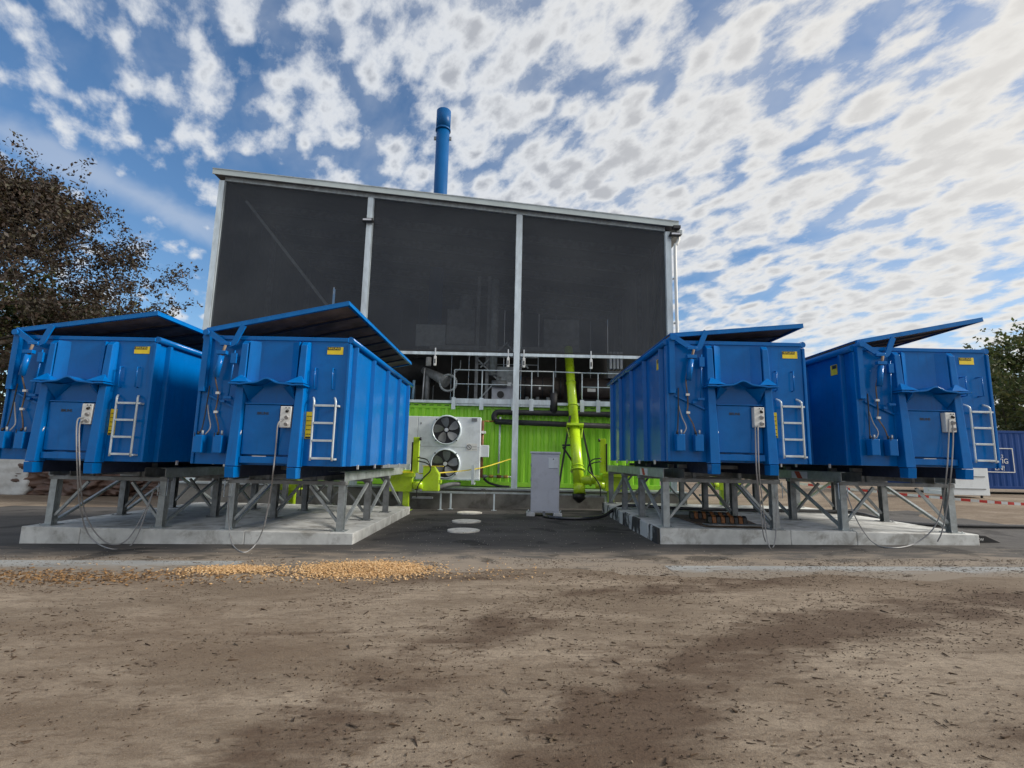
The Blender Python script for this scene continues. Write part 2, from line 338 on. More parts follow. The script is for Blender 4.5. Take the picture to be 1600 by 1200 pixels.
def make_ground():
    me = bpy.data.meshes.new('ground')
    xs = [-9+i*.06 for i in range(301)]; ys = [1.2+i*.06 for i in range(131)]
    xs = [-400,-200,-100,-60,-40,-28,-20,-14,-11]+xs+[11,14,17,20,28,40,60,100,200,400]
    ys = [-60,-20,-5]+ys+[9.6,10.5,12,14,16,18,20,22,26,32,45,70,120,220,420]
    vs = []; wet = []
    for y in ys:
        for x in xs:
            z = g(x, y); wv = 0
            if -9.1 < x < 9.1 and 1 < y < 9.1:
                n1 = noise.noise(Vector((x*.8, y*1.1, 0))); n2 = noise.noise(Vector((x*3.1, y*3.7, 4)))
                for pl, w, s_ in TRACKS:
                    d = seg_d(x+.12*n2, y+.10*n1, pl)
                    if d < w*2.2: wv = max(wv, s_*(1-sst(d, w*.35, w*2.0))*(.75+.5*n1+.45*n2))
                k = 1-sst(y, 7.5, 7.9); z += k*(.006*n1 + .004*n2 - .004*wv) + .022*(1-sst(y+.42*n1+.16*n2+(.25 if x > 1.5 else 0), 7.15, 7.85))
            wet.append(max(0, min(1, wv))); vs.append((x, y, z))
    nx = len(xs); fs = [(j*nx+i, j*nx+i+1, (j+1)*nx+i+1, (j+1)*nx+i) for j in range(len(ys)-1) for i in range(nx-1)]
    me.from_pydata(vs, [], fs); me.update()
    at = me.attributes.new('damp', 'FLOAT', 'POINT'); at.data.foreach_set('value', wet)
    me.polygons.foreach_set('use_smooth', [True]*len(fs))
    m = bpy.data.materials.new('yard_dirt'); m.use_nodes = True; t = m.node_tree; b = t.nodes['Principled BSDF']
    tcn = t.nodes.new('ShaderNodeTexCoord'); v = tcn.outputs['Object']
    vs_ = mapping(t, v, rot=(0, 0, rad(-8)), scale=(.35, 1.0, 1))
    a = tnoise(t, vs_, 1.3, 8, .62, .3); f1 = tnoise(t, v, 35, 5, .7); sp = tnoise(t, v, 170, 2, .6); pat = tnoise(t, vs_, 7, 7, .7, .2)
    c = mixc(t, ramp(t, a, .33, .66), (.175, .135, .098), (.315, .258, .198))
    clod = tnoise(t, mapping(t, v, rot=(0, 0, rad(6)), scale=(.45, 1.25, 1)), 19, 6, .7, .3); wide = tnoise(t, mapping(t, v, loc=(4, 1, 0), scale=(.5, 1, 1)), .55, 4, .6, .2)
    c = mixc(t, math_(t, 'MULTIPLY', ramp(t, pat, .44, .66), .60), c, (.125, .090, .064))
    c = mixc(t, math_(t, 'MULTIPLY', ramp(t, clod, .50, .64), .65), c, (.115, .082, .058))
    c = mixc(t, math_(t, 'MULTIPLY', ramp(t, wide, .46, .62), .50), c, (.125, .085, .056))
    c = mixc(t, math_(t, 'MULTIPLY', ramp(t, f1, .50, .72), .50), c, (.13, .10, .08))
    c = mixc(t, math_(t, 'MULTIPLY', ramp(t, sp, .56, .70), .45), c, (.36, .32, .27))
    c = mixc(t, math_(t, 'MULTIPLY', ramp(t, sp, .44, .32), .5), c, (.09, .07, .055))
    an = t.nodes.new('ShaderNodeAttribute'); an.attribute_name = 'damp'
    dm = math_(t, 'ADD', an.outputs['Fac'], math_(t, 'MULTIPLY', math_(t, 'SUBTRACT', pat, .5), .9))
    wetf = math_(t, 'MULTIPLY', ramp(t, dm, .18, .85), ramp(t, an.outputs['Fac'], 0, .12))
    c = mixc(t, math_(t, 'MULTIPLY', wetf, .85), c, (.078, .050, .034))
    t.links.new(c, b.inputs['Base Color']); b.inputs['Roughness'].default_value = .92; b.inputs['Specular IOR Level'].default_value = .25
    bn = t.nodes.new('ShaderNodeBump'); bn.inputs['Distance'].default_value = .012
    hh = math_(t, 'ADD', math_(t, 'MULTIPLY', f1, .8), math_(t, 'ADD', math_(t, 'MULTIPLY', sp, .25), math_(t, 'ADD', math_(t, 'MULTIPLY', pat, 1.6), math_(t, 'MULTIPLY', clod, 1.4))))
    t.links.new(hh, bn.inputs['Height']); t.links.new(bn.outputs[0], b.inputs['Normal'])
    me.materials.append(m)
    o = bpy.data.objects.new('ground', me); COL.objects.link(o); return struct(o)
make_ground()

def sheet(name, x0, x1, y0, y1, lift, m_, step=.5):
    nx = max(1, int((x1-x0)/step)); ny = max(1, int((y1-y0)/step)); b_ = MB()
    vs = [(x0+(x1-x0)*i/nx, y0+(y1-y0)*j/ny) for j in range(ny+1) for i in range(nx+1)]
    b_.add([(x, y, g(x, y)+lift) for x, y in vs], [(j*(nx+1)+i, j*(nx+1)+i+1, (j+1)*(nx+1)+i+1, (j+1)*(nx+1)+i) for j in range(ny) for i in range(nx)])
    return struct(b_.build(name, m_))
def surf(name, base, base2, dirtcol, edge_y, edge_w, wet=False, amt=1.0):
    m = bpy.data.materials.new(name); m.use_nodes = True; t = m.node_tree; b = t.nodes['Principled BSDF']
    tcn = t.nodes.new('ShaderNodeTexCoord'); v = tcn.outputs['Object']; sp_ = t.nodes.new('ShaderNodeSeparateXYZ'); t.links.new(v, sp_.inputs[0])
    a = tnoise(t, mapping(t, v, scale=(.5, 1, 1)), 1.4, 7, .62, .3); f1 = tnoise(t, v, 60, 4, .7); f2 = tnoise(t, mapping(t, v, scale=(.4, 1.2, 1)), 2.6, 8, .7, .5)
    c = mixc(t, ramp(t, a, .3, .7), base, base2)
    c = mixc(t, math_(t, 'MULTIPLY', ramp(t, f1, .52, .7), .4), c, tuple(min(1, q*1.6) for q in base2))
    # earth carried onto it from the yard, thickest along the front edge
    e = math_(t, 'MULTIPLY', math_(t, 'SUBTRACT', sp_.outputs[1], edge_y), 1/edge_w)
    cov = math_(t, 'SUBTRACT', math_(t, 'ADD', math_(t, 'MULTIPLY', f2, 2.2), .15), e)
    c = mixc(t, math_(t, 'MULTIPLY', ramp(t, cov, .55, 1.2), amt), c, dirtcol)
    if wet:
        o2 = tnoise(t, mapping(t, v, loc=(5, 2, 0)), .9, 6, .6, .5)
        c = mixc(t, math_(t, 'MULTIPLY', ramp(t, o2, .56, .62), .6), c, (.018, .017, .017))
    t.links.new(c, b.inputs['Base Color']); b.inputs['Roughness'].default_value = .88; b.inputs['Specular IOR Level'].default_value = .3
    bn = t.nodes.new('ShaderNodeBump'); bn.inputs['Distance'].default_value = .006
    t.links.new(f1, bn.inputs['Height']); t.links.new(bn.outputs[0], b.inputs['Normal'])
    return m
asph = surf('asphalt', (.060, .056, .054), (.10, .093, .088), (.24, .20, .16), 7.9, 2.3, True, .95)
sheet('asphalt_apron', -16, 12.5, 6.7, 17.0, .006, asph)
gutm = surf('gutter_concrete', (.20, .205, .205), (.29, .30, .30), (.20, .165, .13), 7.55, .8, False, .95)
sheet('concrete_strip', -13, -4.05, 6.75, 8.25, .010, gutm, .4)
gutm2 = surf('gutter_concrete_right', (.22, .225, .225), (.30, .31, .31), (.20, .165, .13), 7.45, .6, False, .95)
sheet('concrete_strip', 2.35, 9, 6.8, 8.0, .010, gutm2, .4)

# scatter of loose pieces
def pieces(name, m_, gen, n, label, cat):
    v = []; f = []
    for i in range(n):
        r_ = gen(i)
        if r_ is None: continue
        x, y, z, l, w, h, ang, tilt = r_
        M = Matrix.Translation((x, y, z)) @ Matrix.Rotation(ang, 4, 'Z') @ Matrix.Rotation(tilt, 4, 'Y')
        k = len(v); j = lambda: random.uniform(.6, 1.2)
        for sx, sy, sz in ((-1,-1,-1),(1,-1,-1),(1,1,-1),(-1,1,-1),(-1,-1,1),(1,-1,1),(1,1,1),(-1,1,1)):
            tp_ = .45 if sx > 0 else 1.0; p = M @ Vector((sx*l/2*j(), sy*w/2*j()*tp_, sz*h/2*tp_-(1-tp_)*h*.3)); v.append(tuple(p))
        f += [(k,k+3,k+2,k+1),(k+4,k+5,k+6,k+7),(k,k+1,k+5,k+4),(k+1,k+2,k+6,k+5),(k+2,k+3,k+7,k+6),(k+3,k,k+4,k+7)]
    me = bpy.data.meshes.new(name); me.from_pydata(v, [], f); me.update(); me.materials.append(m_)
    o = bpy.data.objects.new(name, me); COL.objects.link(o); tag(o, label, cat, kind='stuff'); return o
R = random
def heap(i):
    u = R.random()
    if u < .74:
        x = R.gauss(-2.05, .40); y = R.gauss(7.60, .23); hmax = .07*math.exp(-((x+2.05)/.62)**2-((y-7.6)/.36)**2)
    elif u < .88:
        x = R.gauss(-3.9, .34); y = R.gauss(7.55, .13); hmax = .03*math.exp(-((x+3.9)/.45)**2-((y-7.55)/.2)**2)
    else:
        x = R.uniform(-8.5, .6); y = R.gauss(7.4, .33); hmax = 0
        if R.random() > .05+.6*sst(x, -6, -2.5)*(1-sst(x, -1.2, 1.4)): return None
    z = g(x, y)+.028+R.random()*max(hmax, .004)
    return (x, y, z, R.uniform(.018, .045), R.uniform(.012, .028), R.uniform(.004, .010), R.uniform(0, 6.3), R.uniform(-.6, .6))
pieces('wood_chip_heap', chipm, heap, 10000, 'fresh orange wood chips spilled in a low heap before the left slab', 'wood chips')
def heapbase():
    mb = MB(); nx, ny = 40, 18; vs = []
    for j in range(ny+1):
        for i in range(nx+1):
            x = -4.6+4.0*i/nx; y = 6.9+1.15*j/ny
            h = .075*math.exp(-((x+2.05)/.55)**2-((y-7.6)/.32)**2)+.035*math.exp(-((x+3.9)/.4)**2-((y-7.55)/.16)**2)
            h *= 1+.4*noise.noise(Vector((x*5, y*5, 1)))
            vs.append((x, y, g(x, y)+.012+h-.04*(1-sst(h, .004, .014))))
    mb.add(vs, [(j*(nx+1)+i, j*(nx+1)+i+1, (j+1)*(nx+1)+i+1, (j+1)*(nx+1)+i) for j in range(ny) for i in range(nx)], 0, True)
    o = mb.build('wood_chip_bed', mat('chip_fines', (.50, .34, .17), .9, 0, .4, 14, .02, 40))
    tag(o, 'packed layer of small chips under the orange heap', 'wood chips', kind='stuff')
heapbase()
def oldchips(i):
    x = R.gauss(-6.2, 1.7); y = R.gauss(7.1, .22)
    return (x, y, g(x, y)+.03, R.uniform(.02, .06), R.uniform(.012, .03), R.uniform(.006, .016), R.uniform(0, 6.3), R.uniform(-.4, .4))
pieces('old_chips', leafmat('old_chip', [(.10, .06, .03), (.20, .12, .06), (.35, .2, .08), (.06, .04, .03)]), oldchips, 1300, 'older dark brown chips trailing left from the heap', 'wood chips')
def damp_at(x, y):
    return max((s_*(1-sst(seg_d(x, y, pl), w*.5, w*2.4)) for pl, w, s_ in TRACKS))
def crumbs(i):
    x = R.uniform(-9, 9); y = 1.6+7.0*R.random()**.8; n = noise.noise(Vector((x*.9, y*1.6, 9)))+.6*noise.noise(Vector((x*2.4, y*5, 3)))
    if n+R.uniform(-.45, .45)+.6*damp_at(x, y) < .10: return None
    k = R.random(); z = g(x, y)+max(relief(x, y, 0), .008)+.001
    if k < .80: return (x, y, z+.001, R.uniform(.004, .015), R.uniform(.004, .011), R.uniform(.003, .009), R.uniform(0, 6.3), R.uniform(-.3, .3))
    if k < .985: return (x, y, z+.004, R.uniform(.018, .055), R.uniform(.003, .009), R.uniform(.003, .007), R.gauss(0, .7), R.uniform(-.15, .15))
    return (x, y, z+.005, R.uniform(.04, .10), R.uniform(.007, .018), R.uniform(.005, .012), R.gauss(0, .8), R.uniform(-.08, .08))
pieces('bark_litter', debm, crumbs, 40000, 'dark bark crumbs and splinters strewn over the dirt yard', 'litter')
def grit(i):
    x = R.uniform(-10, 12); y = R.uniform(1.8, 14)
    if y > 9.4 and (x < -2.8 or x > 2.8): return None
    z = g(x, y)+(.004 if y < 7.85 else .022)
    return (x, y, z, R.uniform(.006, .02), R.uniform(.006, .014), R.uniform(.004, .01), R.uniform(0, 6.3), R.uniform(-.3, .3))
pieces('pale_grit', stonem, grit, 3500, 'pale stone grit and light chips strewn over the yard and asphalt', 'grit')

# ------------------------------------------------------------------ concrete slabs
def slab(x0, x1, y0, y1, z, joints, label, side_coat=False):
    r_ = thing('concrete_slab', label, 'concrete slab', (0,0,0), 0, 'concrete slabs under the container stands'); r_['category'] = 'slab'
    cuts = [x0]+joints+[x1]
    for i, (a, b_) in enumerate(zip(cuts, cuts[1:])):
        mb = MB().box(a+(.004 if i else 0), b_-(.004 if i < len(cuts)-2 else 0), y0, y1, -.3, z)
        mb.build('slab_section', conc, r_, .012)
    if side_coat:
        cm = bpy.data.materials.new('peeling_bitumen'); cm.use_nodes = True; t = cm.node_tree; b = t.nodes['Principled BSDF']
        tcn = t.nodes.new('ShaderNodeTexCoord'); v = mapping(t, tcn.outputs['Object'], scale=(1, 1.0, .35))
        c = mixc(t, ramp(t, tnoise(t, v, 2.4, 8, .7, .6), .46, .52), (.035, .035, .037), (.52, .53, .52))
        t.links.new(c, b.inputs['Base Color']); b.inputs['Roughness'].default_value = .8
        mb = MB(); y = y0+.02
        while y < y1-.1:
            l_ = R.uniform(.5, .95); dz = R.uniform(-.03, .01)
            mb = MB().box(x0-R.uniform(.05, .09), x0-.001, y, min(y+l_-.03, y1), -.2, z+dz)
            mb.build('edge_block', cm, r_, .02); y += l_
slab(-9.05, -2.89, 9.82, 15.3, .18, [-7.95, -4.9], 'pale concrete slab carrying the two left container stands')
slab(2.87, 8.92, 10.0, 15.9, .38, [5.35, 6.6], 'pale concrete slab with peeling black edge carrying the two right stands', True)

# ------------------------------------------------------------------ containers
def container(x, y, z, lid_deg, label, shift=0.0, sticker_side=None, handles='flat', hatch_scuff=False, cab=None):
    r_ = thing('roll_off_container', label, 'container', (x, y, z), 0, 'blue roll-off containers standing on steel stands')
    hw, Hh, Ln = 1.21, 2.18, 5.5
    # shell
    mb = MB(); t_ = .05
    mb.box(-hw, hw, 0, t_, 0, Hh-.03); mb.box(-hw, hw, Ln-t_, Ln, 0, Hh-.03)
    mb.box(-hw, -hw+t_, t_+.001, Ln-t_-.001, 0, Hh-.03); mb.box(hw-t_, hw, t_+.001, Ln-t_-.001, 0, Hh-.03)
    mb.box(-hw+t_+.001, hw-t_-.001, t_+.001, Ln-t_-.001, 0, .06)
    mb.build('body', blue, r_, .006)
    MB().box(-hw-.004, hw+.004, -.02, .07, Hh-.07, Hh).build('front_rim', blue, r_, .008)
    for s in (-1, 1):
        MB().tube([(s*(hw+.035), .0, Hh-.03), (s*(hw+.035), Ln, Hh-.03)], .055, 12).build('top_rail', blue, r_)
        for q in (.35, 1.55, 2.75, 3.95, 5.05):
            MB().prism([(q-.05, 0), (q+.05, 0), (q+.03, .07), (q-.03, .07)], 0.0, Hh-.09, 'x').v
            yy = q
            a = s*hw; b_ = s*(hw+.075)
            mb = MB().add([(a, yy-.05, .0), (a, yy+.05, .0), (b_, yy+.03, .0), (b_, yy-.03, .0), (a, yy-.05, Hh-.09), (a, yy+.05, Hh-.09), (b_, yy+.03, Hh-.09), (b_, yy-.03, Hh-.09)],
                [(0,1,2,3), (4,7,6,5), (0,4,5,1), (1,5,6,2), (2,6,7,3), (3,7,4,0)])
            mb.build('rib', blue, r_, .004)
        for q in (.95, 2.15, 3.35, 4.5):
            MB().box(s*hw, s*(hw+.03), q-.02, q+.02, -.06, .02).build('lug', alu, r_)
        MB().box(s*(hw+.002), s*(hw+.05), -.03, .09, -.0, Hh-.1).build('corner_post', blue, r_, .01)
        # skid with front post (tall tapered channel)
        cx = s*.5
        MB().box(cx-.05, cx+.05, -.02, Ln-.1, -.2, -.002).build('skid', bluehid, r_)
        P = [(cx-.085, -.001), (cx-.085, -.21), (cx+.085, -.21), (cx+.085, -.001)]
        Tp = [(cx-.085+s*.00, -.001), (cx-.05, -.11), (cx+.05, -.11), (cx+.085, -.001)]
        vs = [(a, b_, -.02) for a, b_ in P]+[(a, b_, Hh-.16) for a, b_ in Tp]+[(a, min(b_+.07, -.001), Hh-.09) for a, b_ in Tp]
        mb = MB().add(vs, [(0,1,2,3), (0,4,5,1), (1,5,6,2), (2,6,7,3), (0,3,7,4), (4,8,9,5), (5,9,10,6), (6,10,11,7), (4,7,11,8), (8,11,10,9)])
        mb.build('front_post', blue, r_, .008)
        mb = MB().prism([(-.23, -.03), (-.21, -.205), (-.02, -.205), (-.02, -.03)], cx-.075, cx+.075, 'x')
        mb.build('skid_shoe', blue, r_, .006)
    # inner flanges of the big front channel (slanting back to the wall)
    for s in (-1, 1):
        x0, x1 = s*.414, s*.27
        mb = MB().add([(x0, -.12, 1.38), (x1, -.001, 1.38), (x1, -.001, Hh-.1), (x0, -.10, Hh-.1), (x0, -.002, 1.38), (x0, -.002, Hh-.1)],
                      [(0,1,2,3), (0,4,1), (3,2,5), (0,3,5,4), (1,4,5,2)])
        mb.build('channel_flange', blue, r_)
    # hook shelf with raised bow
    prof = []
    n = 28
    for i in range(n+1):
        u = -.62+1.24*i/n; prof.append((u, 1.335+.105*math.exp(-(u/.13)**2)-.012*math.cos(u*12)*(abs(u) < .45)))
    vs = []; fs = []
    for u, zc in prof: vs += [(u, -.30, zc), (u, -.02, zc), (u, -.02, zc-.028), (u, -.30, zc-.028)]
    for i in range(n):
        k = i*4; fs += [(k+j, k+(j+1)%4, k+4+(j+1)%4, k+4+j) for j in range(4)]
    fs += [(0,3,2,1), (n*4, n*4+1, n*4+2, n*4+3)]
    MB().add(vs, fs).build('hook_shelf', blue, r_, .004)
    for s in (-1, 1):
        MB().add([(s*.60, -.28, 1.352), (s*.30, -.28, 1.352), (s*.50, -.12, 1.50), (s*.60, -.03, 1.352), (s*.30, -.03, 1.352), (s*.50, -.05, 1.50)],
            [(0,1,2), (3,5,4), (0,2,5,3), (1,4,5,2), (0,3,4,1)]).build('shelf_gusset', blue, r_)
        MB().add([(s*.40, -.27, 1.304), (s*.40, -.01, 1.304), (s*.40, -.01, 1.06), (s*.16, -.01, 1.304)], [(0,1,2), (0,3,1), (0,2,3), (1,3,2)]).build('shelf_brace', blue, r_)
    # pressed hatch under the shelf
    mb = MB().box(-.405, .405, -.115, -.002, 1.00, 1.02); mb.build('hatch_ledge', blue, r_, .003)
    MB().box(-.405, .18, -.10, -.003, .17, .995).build('hatch', blue, r_, .010)
    MB().box(.19, .405, -.06, -.003, .17, .995).build('side_panel', blue, r_, .006)
    MB().box(-.405, .405, -.13, -.002, .03, .14).build('lower_beam', blue, r_, .008)
    MB().prism([(-.20, .14), (.02, .14), (.02, .150), (-.20, .150)], -.128, -.10, 'y').build('weld_strip', alu if hatch_scuff else blue, r_)
    text('BRUNS', .062, 'embossed_lettering', stkblk, r_, (-.19, -.103, .83), bold=.001)
    hb = MB().tube([(-.44+.02, -.115, .56), (-.41, -.14, .52), (-.43, -.14, .47)], .010, 6); hb.build('latch_handle', alu, r_)
    # stickers
    sx0 = .86 if handles == 'flat' else .72
    st = MB().box(sx0, sx0+.27, -.008, -.001, 1.89, 2.02).build('maker_sticker', yellow, r_)
    MB().box(sx0+.003, sx0+.225, -.0105, -.0085, 1.965, 2.018).build('sticker_band', stkblk, st)
    text('BRUNS', .047, 'sticker_lettering', yellow, st, (sx0+.02, -.0125, 1.976), depth=.001, sx=1.35)
    st = MB().box(.59, .70, -.008, -.001, .45, .90).build('warning_sticker', yellow, r_)
    for k in range(5):
        zz_ = .52+.075*k; MB().box(.60, .69, -.0100, -.0085, zz_, zz_+.010).build('print_line', stkblk, st)
    MB().box(.60, .69, -.0100, -.0085, .455, .485).build('print_band', stkblk, st)
    for s in (-1, 1):
        if sticker_side == s:
            st2 = MB().box(s*(hw+.001), s*(hw+.008), .52, .72, 1.75, 1.95).build('side_sticker', yellow, r_)
            MB().box(s*(hw+.0085), s*(hw+.0105), .53, .67, 1.87, 1.94).build('sticker_band', stkblk, st2)
        st3 = MB().box(s*(hw+.001), s*(hw+.006), Ln-.40, Ln-.30, 1.72, 1.86).build('rear_sticker', stkwht, r_)
    # ladder
    ld = MB()
    for q in (0, .36):
        ld.tube(spline([(.74+q, -.10, .09), (.74+q, -.10, .5), (.74+q, -.10, 1.00), (.73+q, -.09, 1.09), (.69+q, -.02, 1.14)], 5), .018, 8)
    lr = ld.build('ladder', galvl, r_)
    for zz_ in (.13, .42, .71, 1.0):
        MB().box(.76, 1.08, -.12, -.085, zz_-.018, zz_+.018).build('rung', galvl, lr, .004)
    for zz_ in (.12, 1.0):
        MB().box(1.095, 1.15, -.11, -.001, zz_-.015, zz_+.015).build('ladder_bracket', galvl, lr)
    for q in (.70, 1.0):
        zc = 1.46; dy = .07 if handles == 'flat' else .12
        MB().tube([(q, -.001, zc+.18), (q, -dy, zc+.18), (q, -dy, zc-.17), (q, -.001, zc-.17)], .011, 6).build('grab_handle', blue, r_)
    # socket box
    sk = MB().box(.22, .40, -.17, -.062, .62, .97).build('socket_box', whitep, r_, .008)
    for k, zz_ in enumerate((.90, .80, .69)):
        MB().tube([(.34, -.165, zz_), (.34, -.205, zz_-.02)], .032 if k else .022, 10).build('socket', blackp if k == 0 else cablem, sk)
    for q in (.315, .365):
        MB().tube([(q, -.170, .945), (q, -.185, .945)], .009, 6).build('pilot_lamp', stkblk, sk)
    # lid mechanism on the left
    MB().tube([(-hw+.05, -.16, Hh+.02), (-hw+.05, Ln, Hh+.02)], .05, 12).build('hinge_tube', blue, r_)
    MB().box(-hw-.01, -hw+.09, -.10, -.002, 1.2, Hh-.02).build('hinge_plate', blue, r_, .006)
    am = MB(); Pn = spline([(-hw+.03, 0, Hh+.07), (-hw+.22, 0, Hh-.06), (-hw+.40, 0, Hh-.17), (-hw+.52, 0, Hh-.15), (-hw+.58, 0, Hh-.02), (-hw+.66, 0, Hh+.16)], 4)
    vs = []; fs = []
    for i, p in enumerate(Pn):
        q = Pn[min(i+1, len(Pn)-1)]-Pn[max(i-1, 0)]; nrm = Vector((-q.z, 0, q.x)).normalized()*.045
        for yy in (-.10, -.13): vs += [(p.x-nrm.x, yy, p.z-nrm.z), (p.x+nrm.x, yy, p.z+nrm.z)]
    for i in range(len(Pn)-1):
        k = i*4; fs += [(k, k+1, k+5, k+4), (k+2, k+6, k+7, k+3), (k, k+4, k+6, k+2), (k+1, k+3, k+7, k+5)]
    fs += [(0, 2, 3, 1), tuple(len(Pn)*4-4+j for j in (0, 1, 3, 2))]
    am.add(vs, fs).build('lid_arm', blue, r_)
    MB().box(-hw+.30, -hw+.48, -.15, -.095, Hh-.20, Hh-.14).build('arm_boss', blue, r_, .01)
    cy = MB().tube([(-hw+.30, -.16, Hh-.75), (-hw+.36, -.16, Hh-.38)], .048, 12).build('hydraulic_cylinder', blue, r_)
    MB().tube([(-hw+.355, -.16, Hh-.40), (-hw+.41, -.16, Hh-.20)], .022, 8).build('piston_rod', rust, cy)
    MB().box(-hw+.28, -hw+.45, -.20, -.12, Hh-.36, Hh-.30).build('cylinder_clamp', blue, cy, .005)
    rd = MB().tube([(-hw+.56, -.12, Hh-.28), (-hw+.52, -.12, 1.12)], .013, 6).build('linkage_rod', blue, r_)
    MB().box(-hw+.51, -hw+.60, -.15, -.09, Hh-.50, Hh-.33).build('rod_block', blue, rd)
    MB().box(-hw+.46, -hw+.58, -.15, -.09, 1.08, 1.12).build('rod_foot', blue, rd)
    MB().bar((-hw+.10, -.03, 1.16), (-.585, -.03, .93), .03, .03).build('stay_bar', blue, r_)
    for q, zq in ((-hw+.42, 1.04), (-hw+.66, .95)):
        MB().box(q-.03, q+.03, -.10, -.04, zq-.02, zq+.02).build('stay_block', blue, r_)
    h1 = [(-hw+.33, -.18, Hh-.45), (-hw+.27, -.12, 1.45), (-hw+.31, -.06, 1.18), (-hw+.31, -.06, .98), (-hw+.30, -.06, .85), (-hw+.38, -.09, .66), (-hw+.42, -.10, .50)]
    MB().tube(spline(h1, 5), .012, 6).build('hydraulic_hose', rust, r_)
    for zz_ in (1.18, .86):
        MB().box(-hw+.28, -hw+.34, -.08, -.045, zz_-.02, zz_+.02).build('hose_clip', stkwht, r_)
    MB().tube(spline([(-hw+.15, -.05, 1.30), (-hw+.14, -.06, .95), (-hw+.12, -.07, .62), (-hw+.10, -.10, .50)], 5), .011, 6).build('hydraulic_hose', blackp, r_)
    MB().tube(spline([(-hw+.15, -.05, .98), (-hw+.20, -.06, .78), (-hw+.26, -.09, .60), (-hw+.20, -.11, .48)], 5), .010, 6).build('hydraulic_hose', cablem, r_)
    for q in (.13, .45):
        bx = MB().box(-hw+q-.075, -hw+q+.075, -.19, -.045, .18, .47).build('valve_box', blue, r_, .012)
        MB().tube([(-hw+q-.04, -.12, .472), (-hw+q-.04, -.12, .53)], .018, 8).build('valve_nipple', blackp, bx)
        MB().tube([(-hw+q+.03, -.12, .472), (-hw+q+.03, -.12, .55)], .016, 8).build('valve_nipple', galv, bx)
        MB().box(-hw+q-.055, -hw+q-.045, -.20, -.19, .45, .51).build('valve_tab', blackp, bx)
    # lid: hinged on the left, lifted on the right
    LW = 2*hw+.02
    lid = MB().box(0, LW, -.06, Ln+.05, .045, .06).build('lid', bluelid, r_, 0, (-hw+.03, 0, Hh+.06)); lid.rotation_euler = (0, -rad(lid_deg), 0)
    for yy in (-.06, Ln+.0): MB().box(0, LW, yy, yy+.05, -.02, .044).build('lid_edge', bluelid, lid, .004)
    MB().box(LW-.05, LW, -.009, Ln-.001, -.02, .044).build('lid_edge', bluelid, lid, .004)
    nb = 9
    for k in range(nb):
        a = .0+(Ln-.0)*k/nb
        MB().box(.02, LW-.055, a+.006, a+Ln/nb-.006, .018, .043).build('lid_board', lidund, lid)
    for k in range(1, 8):
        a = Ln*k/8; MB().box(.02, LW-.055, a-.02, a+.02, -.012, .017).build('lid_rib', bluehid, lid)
    if cab: cab(r_)
    return r_

container(-7.55, 8.9, 1.42, 8.5, 'far left blue container with ladder, its lid propped a little open', sticker_side=None)
container(-4.03, 8.6, 1.42, 12.5, 'blue container second from left, lid raised high beside the dark building', hatch_scuff=True)
container(4.03, 9.1, 1.63, 5.5, 'blue container just right of the grey cabinet, lid nearly shut', sticker_side=-1)
container(7.55, 9.3, 1.63, 11.5, 'far right blue container with raised lid, beside the navy lettered unit', sticker_side=-1, handles='long', hatch_scuff=True)

